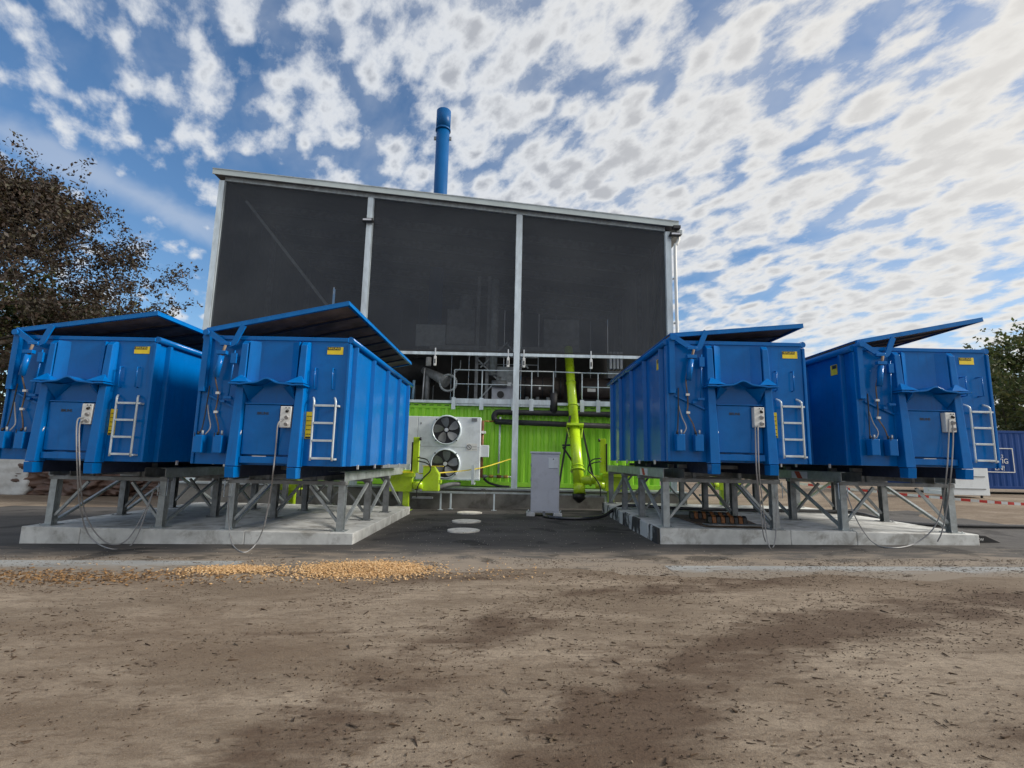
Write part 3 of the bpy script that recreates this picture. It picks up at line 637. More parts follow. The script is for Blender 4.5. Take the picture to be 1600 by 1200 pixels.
# ------------------------------------------------------------------ steel stands
def stand(x, y, z, mirror, label, plate=None):
    r_ = thing('steel_stand', label, 'stand', (x, y, z), 0, 'galvanised steel stands under the containers')
    hw = 1.05; ys = [0, 1.8, 3.55, 5.4]; H1 = .86
    for s in (-1, 1):
        for i, yy in enumerate(ys):
            mt = galv if i == 0 else galvd  # front legs lighter grey, rows behind darker
            lg = MB(); w1, w2, d = .062, .05, .08
            cx = s*hw
            # H section leg
            lg.box(cx-w1, cx+w1, yy-d, yy-d+.012, 0.012, H1-.001); lg.box(cx-w1, cx+w1, yy+.06-.012, yy+.06, 0.012, H1-.001); lg.box(cx-.006, cx+.006, yy-d+.013, yy+.047, .012, H1-.001)
            lo = lg.build('leg', mt, r_)
            MB().box(cx-.13, cx+.13, yy-.16, yy+.14, 0.001, .011).build('base_plate', mt, lo)
            for bx_, by_ in ((-.1, -.13), (.1, -.13)):
                MB().tube([(cx+bx_, yy+by_, .012), (cx+bx_, yy+by_, .035)], .012, 6).build('anchor_bolt', mt, lo)
        # side truss
        for a, b_ in (((0, .08), (1, H1-.05)), ((1, .08), (2, H1-.05)), ((2, H1-.05), (3, .08))):
            y0, y1 = ys[a[0]], ys[b_[0]]
            MB().bar((s*hw, y0+.11, a[1]), (s*hw, y1-.10, b_[1]), .05, .06, (1, 0, 0)).build('side_brace', galv, r_)
        # upper channel: web and flanges
        sgn = s; xx = s*(hw+.06)
        mb = MB().box(xx-.006, xx+.006, -.14, 5.6, H1+.085, H1+.245); mb.box(min(xx, xx-s*.09), max(xx, xx-s*.09), -.14, 5.6, H1+.247, H1+.257); mb.box(min(xx, xx-s*.09), max(xx, xx-s*.09), -.14, 5.6, H1+.073, H1+.083)
        mb.build('side_channel', galv, r_)
        xx = s*(hw-.34)
        mb = MB().box(xx-.006, xx+.006, -.14, 5.6, H1+.085, H1+.245); mb.box(min(xx, xx+s*.08), max(xx, xx+s*.08), -.14, 5.6, H1+.247, H1+.257); mb.box(min(xx, xx+s*.08), max(xx, xx+s*.08), -.14, 5.6, H1+.073, H1+.083)
        mb.build('inner_channel', galvd, r_)
    for i, yy in enumerate(ys):
        MB().box(-hw-.075, hw+.075, yy-.10, yy+.08, H1, H1+.072).build('cross_beam', galvd, r_, .003)
        for s in (-1, 1):
            MB().bar((s*(hw-.07), yy-.02, .18), (s*.42, yy-.02, H1-.03), .045, .055, (0, 1, 0)).build('front_brace' if i == 0 else 'cross_brace', galv if i == 0 else galvd, r_)
    for yy in (.9, 2.7, 4.5):
        MB().box(-.70, .70, yy-.06, yy+.06, H1+.265, H1+.335).build('roller_beam', galvd, r_)
        MB().box(-.66, .66, yy-.03, yy+.03, H1+.10, H1+.26).build('roller_web', galvd, r_)
    MB().box(-.75, .75, .05, .15, H1+.265, H1+.335).build('roller_beam', galvd, r_)
    for q in (-.45, .45): MB().box(q-.03, q+.03, .06, .12, H1+.073, H1+.264).build('roller_support', galvd, r_)
    # little wire hoop on the corner
    hx = -hw-.12 if mirror else hw+.12
    MB().tube([(hx, -.13, H1+.05), (hx, -.13, H1-.26), (hx+(.16 if mirror else -.16), -.15, H1-.26), (hx+(.16 if mirror else -.16), -.15, H1-.02)], .009, 6).build('cable_hook', galvl, r_)
    if plate:
        for (px_, py_, sgn, side) in plate: 
            q = MB(); xo = side*(hw+.067)
            q.box(min(xo, xo+side*.004), max(xo, xo+side*.004), py_, py_+.62, H1+.085, H1+.235); po = q.build('warning_plate', stkwht, r_)
            x2 = xo+side*.005
            for k in (.18,):
                MB().add([(x2, py_+k, H1+.086), (x2, py_+k+.2, H1+.086), (x2, py_+k+.32, H1+.234), (x2, py_+k+.12, H1+.234), (x2+side*.001, py_+k, H1+.086), (x2+side*.001, py_+k+.2, H1+.086), (x2+side*.001, py_+k+.32, H1+.234), (x2+side*.001, py_+k+.12, H1+.234)],
                    [(0,1,2,3), (4,7,6,5), (0,4,5,1), (1,5,6,2), (2,6,7,3), (3,7,4,0)]).build('red_stripe', red, po)
    return r_
stand(-7.70, 10.1, .18, False, 'grey steel stand under the far left container')
stand(-4.27, 10.1, .18, True, 'grey steel stand under the container second from left')
stand(4.07, 10.15, .38, False, 'grey steel stand with red striped plate beside the grey cabinet', plate=[(0, 1.0, 1, -1)])
stand(7.56, 10.25, .38, True, 'grey steel stand under the far right container', plate=[(0, 1.0, 1, -1)])

# ------------------------------------------------------------------ sockets' cables
def pt(px, py, Y):
    a = (px-800)/800; b_ = (600-py)/800
    x = a*math.cos(ROLL)-b_*math.sin(ROLL); w = a*math.sin(ROLL)+b_*math.cos(ROLL)
    t_ = Y/(math.cos(PITCH)-w*math.sin(PITCH)); return (x*t_, Y, EYE+(math.sin(PITCH)+w*math.cos(PITCH))*t_)
def cable(pts, label, r=.011, m_=cablem):
    q = []
    for px, py, Y in pts:
        p = pt(px, py, Y); zg = g(p[0], p[1])+.02
        if p[2] < zg: a = gpt(px, py, zg); p = (a[0], a[1], zg)
        q.append(p)
    pts = q
    o = MB().tube(spline(pts, 8), r, 8).build('power_cable', m_)
    return tag(o, label, 'cable', 'grey power cables hanging from the containers')
cable([(130,652,8.72), (120,662,8.68), (121,735,8.72), (125,790,9.2), (140,838,9.5), (176,858,9.6), (208,848,9.7), (232,790,9.8), (242,762,9.95), (250,770,9.98)], 'grey cable looping low under the far left container')
cable([(131,656,8.73), (124,668,8.70), (125,735,8.72), (130,790,9.3), (146,828,9.55), (172,850,9.65), (200,842,9.75), (228,795,9.85), (240,765,9.96)], 'second grey cable of the loop under the far left container')
cable([(442,655,8.42), (434,664,8.38), (431,700,8.5), (427,735,8.44), (424,760,8.8), (413,820,9.3), (398,852,9.5), (380,863,9.55), (362,848,9.7), (357,810,9.9), (357,775,9.98)], 'grey cable hanging from the container second from left')
cable([(1180,665,8.93), (1182,735,8.92), (1187,780,9.3), (1192,830,9.6), (1196,846,9.7)], 'grey cable hanging straight down from the container beside the cabinet')
cable([(1184,665,8.92), (1186,735,8.92), (1191,780,9.3), (1196,826,9.6), (1203,856,9.7), (1210,850,9.8), (1213,820,9.95), (1213,770,10.0)], 'grey cable ending in a hook shape below the container beside the cabinet')
cable([(1483,655,9.12), (1482,690,9.1), (1479,740,9.12), (1472,790,9.6), (1459,825,9.75), (1430,849,9.8), (1395,856,9.85), (1365,848,9.9), (1340,815,9.95), (1322,770,10.05)], 'grey cable sagging in a wide loop below the far right container')
cable([(1489,658,9.12), (1489,690,9.1), (1486,740,9.12), (1480,790,9.6), (1472,830,9.8), (1465,846,9.9)], 'grey cable dropping beside the front right leg of the far right stand')

# ------------------------------------------------------------------ the tall plant building behind
def building():
    b_ = thing('plant_building', 'tall steel framed plant hall with dark mesh screens and sloping roof', 'building')
    FY = 17.3; BY = 29.0; PX = [-10.6, -5.2, .14, 5.43]
    def rz(x): return 11.66+(x+10.8)*(10.03-11.66)/(5.72+10.8)
    for i, x in enumerate(PX):
        w = .10
        mb = MB(); z1 = rz(x)-.32
        mb.box(x-w, x+w, FY-.10, FY-.085, .66, z1); mb.box(x-w, x+w, FY+.085, FY+.10, .66, z1); mb.box(x-.012, x+.012, FY-.084, FY+.084, .66, z1)
        p = mb.build('post', galvl, b_)
        for s in (-1, 1):
            MB().box(x+s*(w+.001) if s > 0 else x-w-.015, x+w+.015 if s > 0 else x-w-.001, FY-.06, FY+.0, 5.25, z1).build('screen_track', galvl, p)
    # fascia and roof
    xs = (-10.85, 5.75)
    def slab_(y0, y1, d0, d1, name, m_, x0=xs[0], x1=xs[1]):
        mb = MB().add([(x0,y0,rz(x0)-d0),(x1,y0,rz(x1)-d0),(x1,y1,rz(x1)-d0),(x0,y1,rz(x0)-d0),(x0,y0,rz(x0)-d1),(x1,y0,rz(x1)-d1),(x1,y1,rz(x1)-d1),(x0,y1,rz(x0)-d1)],
            [(0,3,2,1),(4,5,6,7),(0,1,5,4),(1,2,6,5),(2,3,7,6),(3,0,4,7)])
        return mb.build(name, m_, b_)
    slab_(FY-.30, FY-.26, 0, .20, 'roof_fascia', rooff)
    slab_(FY-.32, FY-.301, -.015, .02, 'drip_edge', galv)
    slab_(FY-.258, BY+.3, .02, .16, 'roof', roofin)
    slab_(FY-.10, FY+.10, .165, .32, 'eaves_beam', galv, -10.49, 5.32)
    for k in range(6):
        y = FY+1.9+k*1.9; slab_(y-.1, y+.1, .17, .45, 'rafter', galvd, -10.4, 5.3)
    # screens
    for x0, x1 in zip(PX, PX[1:]):
        a, c = x0+.13, x1-.13
        mb = MB().add([(a,FY-.02,5.24),(c,FY-.02,5.24),(c,FY-.02,rz(c)-.33),(a,FY-.02,rz(a)-.33)], [(0,1,2,3)])
        sc = mb.build('mesh_screen', screenm, b_)
        MB().box(a, c, FY-.055, FY-.018, 5.235, 5.27).build('screen_hem', blackp, sc)
        MB().box(x0+.115, x1-.115, FY-.05, FY+.03, 5.11, 5.215).build('screen_rail', galvl, b_, .004)
        for q in ((.25, 2.55, 5.05) if x0 > -5.3 else (.3, 2.7, 5.0)):
            rt = MB().box(x0+q-.02, x0+q+.02, FY-.085, FY-.055, 5.05, 5.34).build('ratchet_strap', alu, b_)
            MB().box(x0+q-.045, x0+q+.045, FY-.10, FY-.052, 4.72, 5.05).build('ratchet', whitep, rt, .01)
            MB().box(x0+q-.02, x0+q+.02, FY-.108, FY-.101, 4.80, 4.95).build('ratchet_slot', blackp, rt)
    # side and back cladding, seen through the screens
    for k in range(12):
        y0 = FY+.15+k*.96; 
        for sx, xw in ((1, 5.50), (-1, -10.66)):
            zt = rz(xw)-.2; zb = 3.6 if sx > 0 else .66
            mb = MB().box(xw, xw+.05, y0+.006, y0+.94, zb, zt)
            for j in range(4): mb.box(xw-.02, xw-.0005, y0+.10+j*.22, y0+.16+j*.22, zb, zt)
            mb.build('wall_panel', cladding if sx > 0 else cladd_shaded, b_)
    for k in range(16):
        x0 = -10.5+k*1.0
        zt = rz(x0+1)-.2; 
        MB().box(x0+.005, x0+.995, BY, BY+.05, .66, rz(x0+1)-.17).build('back_panel', cladd_shaded, b_)
    for y in (FY+3.9, FY+7.8):
        MB().box(5.30, 5.47, y-.09, y+.09, .66, rz(5.4)-.45).build('side_column', galvd, b_); MB().box(-10.6, -10.43, y-.09, y+.09, .66, rz(-10.4)-.45).build('side_column', galvd, b_)
    MB().bar((-9.9, FY+.35, rz(-10)-.8), (-5.4, FY+.35, 5.4), .07, .09).build('diagonal_brace', galv, b_)
    MB().bar((5.38, FY+.3, 9.0), (5.38, FY+3.8, 4.0), .08, .08, (1,0,0)).build('diagonal_brace', galvd, b_)
    MB().bar((4.6, FY+1.0, 5.3), (5.42, FY+1.0, 4.0), .12, .12, (0,1,0)).build('knee_brace', galvd, b_)
    # gutter outlet and downpipe at the low side
    MB().tube(spline([(5.78, FY-.12, rz(5.7)-.42), (5.78, FY-.14, rz(5.7)-.62), (5.70, FY-.16, rz(5.7)-.80), (5.64, FY-.16, rz(5.7)-1.0), (5.64, FY-.16, 7.0), (5.64, FY-.16, .8)], 5), .055, 10).build('downpipe', whitep, b_)
    MB().box(5.66, 5.90, FY-.2, BY, rz(5.8)-.42, rz(5.8)-.26).build('gutter', galv, b_)
    for z in (8.0, 6.4): MB().box(5.56, 5.72, FY-.10, FY-.03, z-.02, z+.02).build('pipe_clip', galv, b_)
    # concrete plinth
    MB().box(-10.9, 5.8, FY-.25, BY+.3, -.3, .60).build('plinth', plinthm, b_, .01)
    MB().box(-10.9, 5.8, FY-.27, FY+.42, .602, .66).build('plinth_beam', galv, b_, .004)
building()
def floodlight(x, y, z, label):
    r_ = thing('floodlight', label, 'floodlight', (x, y, z), 0, 'floodlights on the hall posts')
    MB().prism([(-.12, -.04), (-.12, .03), (.02, .12), (.05, .05), (.0, -.08)], -.17, .17, 'x').build('lamp_housing', darkm, r_, .01)
    MB().add([(-.15, -.122, -.035), (.15, -.122, -.035), (.15, -.122, .025), (-.15, -.122, .025)], [(0,1,2,3)]).build('lamp_glass', greyp, r_)
    MB().box(-.19, -.175, -.06, .08, -.03, .02).box(.175, .19, -.06, .08, -.03, .02).box(-.19, .19, .081, .10, -.03, .02).build('bracket', blackp, r_)
floodlight(-5.22, 17.1, 9.85, 'small black floodlight on the second post of the hall, upper left')
floodlight(5.62, 17.05, 9.55, 'small black floodlight under the right roof corner of the hall')
# camera head under the right roof corner
def cam_head():
    r_ = thing('junction_box', 'small dark box above the floodlight at the right roof corner', 'box', (5.66, 17.05, 9.78))
    MB().box(-.12, .14, -.12, .1, -.03, .08).build('box_body', darkm, r_, .01); MB().box(-.02, .02, -.02, .02, -.13, -.031).build('box_stem', blackp, r_)
cam_head()

def chimney():
    r_ = thing('chimney', 'tall blue round metal chimney rising behind the dark hall', 'chimney', (-3.80, 24, 8.0))
    MB().tube([(0,0,0), (0,0,10.15)], .335, 40).build('shaft', mat('chimney_blue', (.0, .075, .24), .4, 0, .08, 1.0, spec=.2), r_)
    MB().tube([(0,0,10.17), (0,0,11.2)], .365, 40).build('cap_sleeve', MATS['chimney_blue'], r_)
    MB().tube([(0,0,10.10), (0,0,10.20)], .385, 40).build('collar', MATS['chimney_blue'], r_)
    for s in (-1, 1): MB().box(s*.30 if s > 0 else -.44, .44 if s > 0 else -.30, -.05, .05, 9.62, 9.78).build('lifting_lug', galvd, r_)
chimney()

# ------------------------------------------------------------------ lime container below
def lime_container():
    r_ = thing('lime_container', 'long lime green corrugated steel container under the dark screens', 'container')
    x0, x1, y0, z0, z1 = -6.6, 5.2, 17.95, .67, 3.5
    # corrugated front: one folded sheet
    mb = MB(); pts = []; x = x0+.1; d = .055
    while x < x1-.1:
        pts += [(x, y0+d), (x+.07, y0+d), (x+.12, y0), (x+.22, y0)]; x += .27
    mb.add([(p[0], p[1], z0+.16) for p in pts]+[(p[0], p[1], z1-.17) for p in pts], [(i, i+1, len(pts)+i+1, len(pts)+i) for i in range(len(pts)-1)])
    mb.build('corrugated_wall', lime, r_)
    MB().box(x0, x1, y0-.01, y0+.09, z1-.168, z1).build('top_rail', lime, r_, .006)
    MB().box(x0, x1, y0-.01, y0+.09, z0, z0+.158).build('bottom_rail', lime, r_, .006)
    k = x0+.2; sl = MB()
    while k < x1-.3: 
        sl.box(k, k+.15, y0-.014, y0-.0105, z1-.075, z1-.05); k += .27
    o = sl.build('rail_slots', blackp, r_); o['kind'] = 'stuff'
    MB().box(x0, x1, y0+.1, y0+2.4, z0+.02, z1-.02).build('shell', lime, r_)
lime_container()

# ------------------------------------------------------------------ machine deck above it
def railing(pts, z, zb, label, posts, toe=True, h2=.5):
    r_ = thing('guard_rail', label, 'railing', (0,0,0), 0, 'galvanised guard rails on the machine deck')
    (xa, ya), (xb, yb) = pts
    for t_ in posts:
        x = xa+(xb-xa)*t_; y = ya+(yb-ya)*t_
        MB().tube([(x, y, zb), (x, y, z)], .022, 8).build('rail_post', galvl, r_)
        MB().box(x-.07, x+.07, y-.035, y-.024, zb-.22, zb+.20).build('post_foot', galvl, r_, .003)
    MB().tube([(xa, ya, z), (xb, yb, z)], .022, 8).build('handrail', galvl, r_)
    MB().tube([(xa, ya, z-h2), (xb, yb, z-h2)], .016, 8).build('knee_rail', galvl, r_)
    if toe: MB().box(min(xa, xb), max(xa, xb), ya+.0, ya+.012, zb, zb+.17).build('toe_board', galvl, r_)
    return r_
railing(((-2.02, 17.72), (1.45, 17.72)), 4.68, 3.50, 'guard rail above the lime container, left of the lime pipe', (0, .28, .6, .78, 1))
railing(((2.45, 17.72), (5.0, 17.72)), 4.66, 3.50, 'guard rail above the lime container, right of the lime pipe', (.0, .22, .8, 1))
MB().tube([(1.45, 17.72, 4.68), (2.45, 17.72, 4.66)], .0215, 8).build('linking_rail', galvl, None)
tag(bpy.data.objects['linking_rail'], 'single handrail tube passing behind the lime pipe above the green container', 'railing')
def deck():
    r_ = thing('machine_deck', 'galvanised deck edge running along the top of the lime container', 'deck')
    MB().box(-6.6, 5.2, 17.80, 17.93, 3.505, 3.60).build('deck_edge', galvl, r_, .004)
    MB().box(-6.6, 5.2, 17.935, 21.0, 3.51, 3.56).build('deck_floor', galvd, r_)
    MB().box(-2.1, 1.5, 17.76, 17.795, 3.42, 3.66).build('edge_channel', galvl, r_, .004)
deck()
railing(((-1.40, 19.6), (1.0, 19.6)), 5.55, 3.57, 'taller guard rail further back beside the grey machine tower', (0, .5, 1), False, .30)
def tower():
    r_ = thing('machine_tower', 'grey machine with round port and motor behind the guard rail', 'machine', (0,0,0))
    MB().box(-.75, .25, 18.9, 20.0, 3.57, 4.05+.35).build('machine_body', greyp, r_, .02)
    MB().box(-.60, .10, 19.2, 20.0, 4.41, 5.1).build('upper_casing', galv, r_, .02)
    MB().tube([(-.42, 18.86, 3.98), (-.42, 18.95, 3.98)], .13, 20).build('round_port', blackp, r_)
    mo = MB().tube([(-.75, 18.75, 4.36), (-.20, 18.75, 4.36)], .13, 14).build('drive_motor', galvd, r_)
    MB().tube([(-.45, 18.75, 4.42), (-.45, 18.75, 4.62)], .05, 8).build('motor_eye', galvd, mo)
    MB().box(-.17, -.02, 18.7, 18.8, 4.27, 4.42).build('terminal_box', alu, r_, .01)
    for x in (-1.35, -.95): MB().box(x-.06, x+.06, 19.0, 19.12, 3.57, 8.6).build('column', galvd, r_)
    for a, c in (((-1.3, 3.7), (-.6, 4.5)), ((-.6, 4.6), (-1.3, 5.3)), ((-1.2, 5.0), (-.2, 6.0)), ((.6, 5.0), (-.2, 5.9))):
        MB().bar((a[0], 18.98, a[1]), (c[0], 18.98, c[1]), .05, .07, (0,1,0)).build('truss_brace', galv, r_)
    MB().tube([(-.72, 18.9, 4.7), (-.72, 18.9, 8.4)], .15, 14).build('riser_duct', galv, r_)
    # hood silhouettes seen through the mesh
    MB().box(-2.6, -1.5, 19.5, 20.6, 6.0, 7.4).build('hopper_casing', galvd, r_, .02)
    MB().tube([(-1.9, 20, 7.4), (-1.9, 20, 7.7), (-1.9, 20, 8.1)], [.45, .25, .25], 16).build('hopper_neck', galv, r_)
    MB().box(-3.9, -2.7, 20.0, 20.1, 6.0, 6.9).build('access_panel', galv, r_, .02)
    MB().box(-3.2, 2.6, 19.3, 19.45, 5.75, 5.9).build('upper_beam', galvd, r_)
    MB().box(1.2, 2.6, 19.6, 20.8, 5.95, 7.1).build('control_cabin', galvd, r_, .02)
tower()
def boiler(x0, x1, y, z, rr, m_, label, name='boiler_drum'):
    r_ = thing(name, label, 'boiler', (0,0,0))
    MB().tube([(x0, y, z), (x1, y, z)], rr, 28).build('drum', m_, r_)
    for x in (x0+.12, (x0+x1)/2, x1-.12): MB().tube([(x-.02, y, z), (x+.02, y, z)], rr+.02, 28).build('band', darkm, r_)
    return r_
b1 = boiler(.35, 1.9, 18.9, 4.25, .42, brownm, 'dark brown round drum left of the lime pipe behind the rail')
MB().box(.98, 1.05, 18.47, 18.48, 4.15, 4.24).build('small_label', stkwht, b1)
b2 = boiler(2.45, 4.9, 18.9, 4.25, .42, brownm, 'dark brown round drum right of the lime pipe behind the rail')
MB().box(2.75, 3.05, 18.46, 18.475, 4.10, 4.22).build('type_plate', stkwht, b2)
for k in range(3): MB().tube([(.5+.38*k, 18.55, 3.75), (.62+.38*k, 18.55, 3.75)], [.13, .13], 14).build('pipe_flange', galvd, b1)
MB().tube([(.45, 18.55, 3.75), (1.7, 18.55, 3.75)], .07, 10).build('lower_pipe', darkm, b1)
MB().tube([(2.6, 18.6, 3.75), (4.6, 18.6, 3.75)], .10, 12).build('lower_pipe', darkm, b2)
MB().tube([(4.0, 18.3, 3.85), (5.0, 18.3, 3.85)], .16, 14).build('lagged_pipe', galvd, b2)
b3 = boiler(-6.2, -3.1, 20.2, 5.0, .55, darkm, 'black duct drum deep in the left bay behind the screens rail', 'duct_drum')
def corr_duct():
    r_ = thing('bellows_duct', 'light ribbed metal bellows hanging below the screen near the right container', 'duct', (0,0,0))
    for k in range(4): MB().box(3.55+.13*k, 3.65+.13*k, 18.4, 18.9, 4.95, 5.6).build('fold', alu, r_, .02)
    MB().box(3.5, 4.1, 18.5, 18.8, 4.62, 4.90).build('bellows_foot', galvd, r_, .02)
corr_duct()
def ringpipe():
    r_ = thing('flanged_pipe', 'silver pipe sloping to an open round flange, left end of the guard rail', 'pipe', (0,0,0))
    c = Vector((-2.33, 18.5, 4.32)); pts = [c+Vector((.30*math.cos(a), 0, .30*math.sin(a))) for a in [i*math.pi/16 for i in range(33)]]
    MB().tube(pts, .045, 8, caps=False).build('flange_ring', galv, r_)
    for i in range(16):
        a = i*math.pi/8; p = c+Vector((.33*math.cos(a), -.05, .33*math.sin(a))); MB().tube([p, p+Vector((0, .03, 0))], .018, 6).build('flange_bolt', galvd, r_)
    MB().tube([(-2.40, 18.55, 4.36), (-2.85, 18.8, 4.62), (-3.35, 19.0, 4.86)], [.22, .17, .13], 18).build('cone_pipe', galvd, r_)
    MB().tube([(-3.30, 18.8, 3.57), (-3.26, 18.8, 4.9)], .028, 8).build('prop', alu, r_)
    MB().tube([(-3.16, 18.9, 3.57), (-3.16, 18.9, 4.8)], .10, 12).build('standpipe', galvd, r_)
    MB().tube([(-3.14, 18.85, 5.0), (-3.14, 18.85, 5.32)], .10, 12).build('sensor_head', whitep, r_)
    MB().tube([(-2.9, 18.85, 5.0), (-2.9, 18.85, 5.3)], .02, 6).build('sensor_rod', alu, r_)
    MB().tube([(-2.2, 18.9, 4.7), (-1.95, 18.9, 4.95), (-1.95, 18.9, 5.25)], .022, 6).build('sampling_tube', galv, r_)
    MB().tube([(-3.62, 18.6, 3.57), (-3.60, 18.6, 4.4)], .05, 8).build('blue_riser', mat('pale_blue_pipe', (.18, .32, .45), .4), r_)
ringpipe()

# ------------------------------------------------------------------ cooler with two fans
def cooler():
    r_ = thing('fan_cooler', 'pale grey sheet metal cooler with two round fans, before the lime container', 'cooler', (0,0,0))
    x0, x1, y0, y1, z0, z1 = -4.3, -.98, 16.62, 17.0, .95, 2.93
    MB().box(x0, -3.02, y0, y1, z0, z1).build('casing_panel', white, r_, .012); MB().box(-3.012, x1, y0, y1, z0, z1).build('casing_panel', white, r_, .012)
    MB().box(-3.0, x1-.02, y0-.004, y0-.001, 1.955, 1.965).build('panel_seam', galv, r_)
    MB().box(x0, x1, y0-.03, y1, z0-.035, z0-.002).build('base_rim', galvl, r_)
    for cz in (2.50, 1.42):
        cx = -2.08
        ring = MB(); n = 40; ro, ri = .49, .435
        vs = []
        for i in range(n):
            a = 2*math.pi*i/n; c, s = math.cos(a), math.sin(a)
            vs += [(cx+ro*c, y0-.001, cz+ro*s), (cx+(ro-.02)*c, y0-.09, cz+(ro-.02)*s), (cx+ri*c, y0-.09, cz+ri*s), (cx+ri*c, y0-.012, cz+ri*s)]
        fs = []
        for i in range(n):
            k, l_ = i*4, ((i+1)%n)*4; fs += [(k+j, l_+j, l_+j+1, k+j+1) for j in range(3)]
        fan = ring.add(vs, fs, 0, True).build('fan_ring', galvl, r_)
        d = MB(); d.tube([(cx, y0-.018, cz), (cx, y0-.006, cz)], ri+.005, 36); d.build('fan_opening', blackp, fan)
        off = .35 if cz > 2 else .05
        for k in range(5):
            a0 = off+k*2*math.pi/5; bl = []
            for rr, w in ((.10, .14), (.18, .20), (.28, .26), (.36, .28), (.415, .22)):
                for e in (-1, 1):
                    a = a0+(.18*rr/.4)+e*w/ (2*max(rr, .2))*.95
                    bl.append((cx+rr*math.cos(a), y0-.055+e*.028, cz+rr*math.sin(a)))
            MB().add(bl, [(i*2, i*2+1, i*2+3, i*2+2) for i in range(4)], 0, True).build('fan_blade', bladem, fan)
        MB().tube([(cx, y0-.02, cz), (cx, y0-.085, cz)], .062, 18).build('fan_hub', alu, fan)
        for a in (.75, 2.35, 3.95, 5.5):
            MB().box(cx+.47*math.cos(a)-.02, cx+.47*math.cos(a)+.02, y0-.11, y0-.06, cz+.47*math.sin(a)-.02, cz+.47*math.sin(a)+.02).build('guard_clip', blackp, fan)
    sg = MB().box(-1.42, -1.07, y0-.006, y0-.001, 1.85, 2.08).build('warning_notice', stkwht, r_)
    c = Vector((-1.335, y0-.010, 1.965)); pts = [c+Vector((.075*math.cos(a), 0, .075*math.sin(a))) for a in [i*math.pi/12 for i in range(25)]]
    MB().tube(pts, .007, 6, caps=False).build('prohibition_ring', darkm, sg); MB().bar(c+Vector((-.05, 0, .05)), c+Vector((.05, 0, -.05)), .012, .004, (0,1,0)).build('prohibition_bar', darkm, sg)
    for k in range(3): MB().box(-1.24, -1.09, y0-.008, y0-.0065, 1.99-.05*k, 2.0-.05*k).build('notice_line', galvd, sg)
    for zz_ in (2.7, 2.0, 1.62):
        for xx in (-2.92,): MB().box(xx-.012, xx+.012, y0-.006, y0-.001, zz_-.03, zz_+.03).build('panel_slot', blackp, r_)
    MB().box(-1.28, -1.10, y0-.03, y0-.001, 2.80, 2.90).build('lifting_eye', galvd, r_)
    MB().tube([(-.93, 16.85, 1.0), (-.93, 16.85, 2.85)], .045, 12).build('header_pipe', copper, r_)
    MB().box(-.965, -.82, 16.74, 16.82, 2.42, 2.50).build('pipe_bracket', whitep, r_, .004)
    MB().box(-.985+.01, -.70, 16.66, 16.78, 1.66, 2.04).build('isolator_box', white, r_, .01)
    for xx, in ((-1.22,), (-3.25,)):
        MB().box(xx, xx+.09, 16.40, 16.47, .80, 1.40).build('leg_angle', galvl, r_, .004); MB().box(xx, xx+.09, 16.472, 17.1, .78, .86).build('leg_foot', galvl, r_, .004)
cooler()

def pipes():
    r_ = thing('insulated_pipes', 'pair of black foam insulated pipes running across the lime container', 'pipe', (0,0,0))
    y = 17.76
    MB().tube(spline([(-.52, y+.02, 2.90), (-.60, y, 3.02), (-.56, y, 3.16), (-.42, y, 3.22), (0, y, 3.22), (2, y, 3.22), (3.6, y, 3.22)], 6), .10, 14).build('upper_pipe', foam, r_)
    MB().tube([(-.55, y-.13, 2.88), (3.55, y-.13, 2.80)], .095, 14).build('lower_pipe', foam, r_)
    MB().tube(spline([(3.3, y, 3.22), (3.55, y-.02, 3.18), (3.62, y-.06, 3.0), (3.52, y-.12, 2.80)], 6), .105, 14).build('pipe_elbow', foam, r_)
    MB().tube([(-.88, y-.5, 2.86), (-.60, y-.14, 2.88)], .03, 8).build('brass_stub', mat('brass', (.45, .30, .08), .35, .6), r_)
    MB().tube([(1.47, y, 3.24), (1.47, y, 3.85), (1.50, y+.3, 4.0)], .13, 12).build('riser', foam, r_)
    MB().tube([(-.40, y-.02, 1.12), (-.38, y-.02, 3.05)], .035, 8).build('drain_tube', galvl, r_)
    for x, m_ in ((-.95, 'g'), (-.72, 'b'), (-.45, 'r'), (-.22, 'b')):
        MB().tube([(x, y-.15, 1.02), (x+.16, y-.15, 1.02)], .055, 10).build('valve', {'g': galvd, 'b': MATS['brass'], 'r': copper}[m_], r_)
    MB().tube([(-1.0, y-.15, 1.02), (.05, y-.15, 1.02)], .025, 8).build('valve_pipe', galv, r_)
    MB().tube(spline([(-.9, y-.1, .95), (-.7, y-.1, .80), (-.3, y-.1, .70), (.0, y-.1, .69)], 5), .04, 8).build('floor_pipe', foam, r_)
pipes()

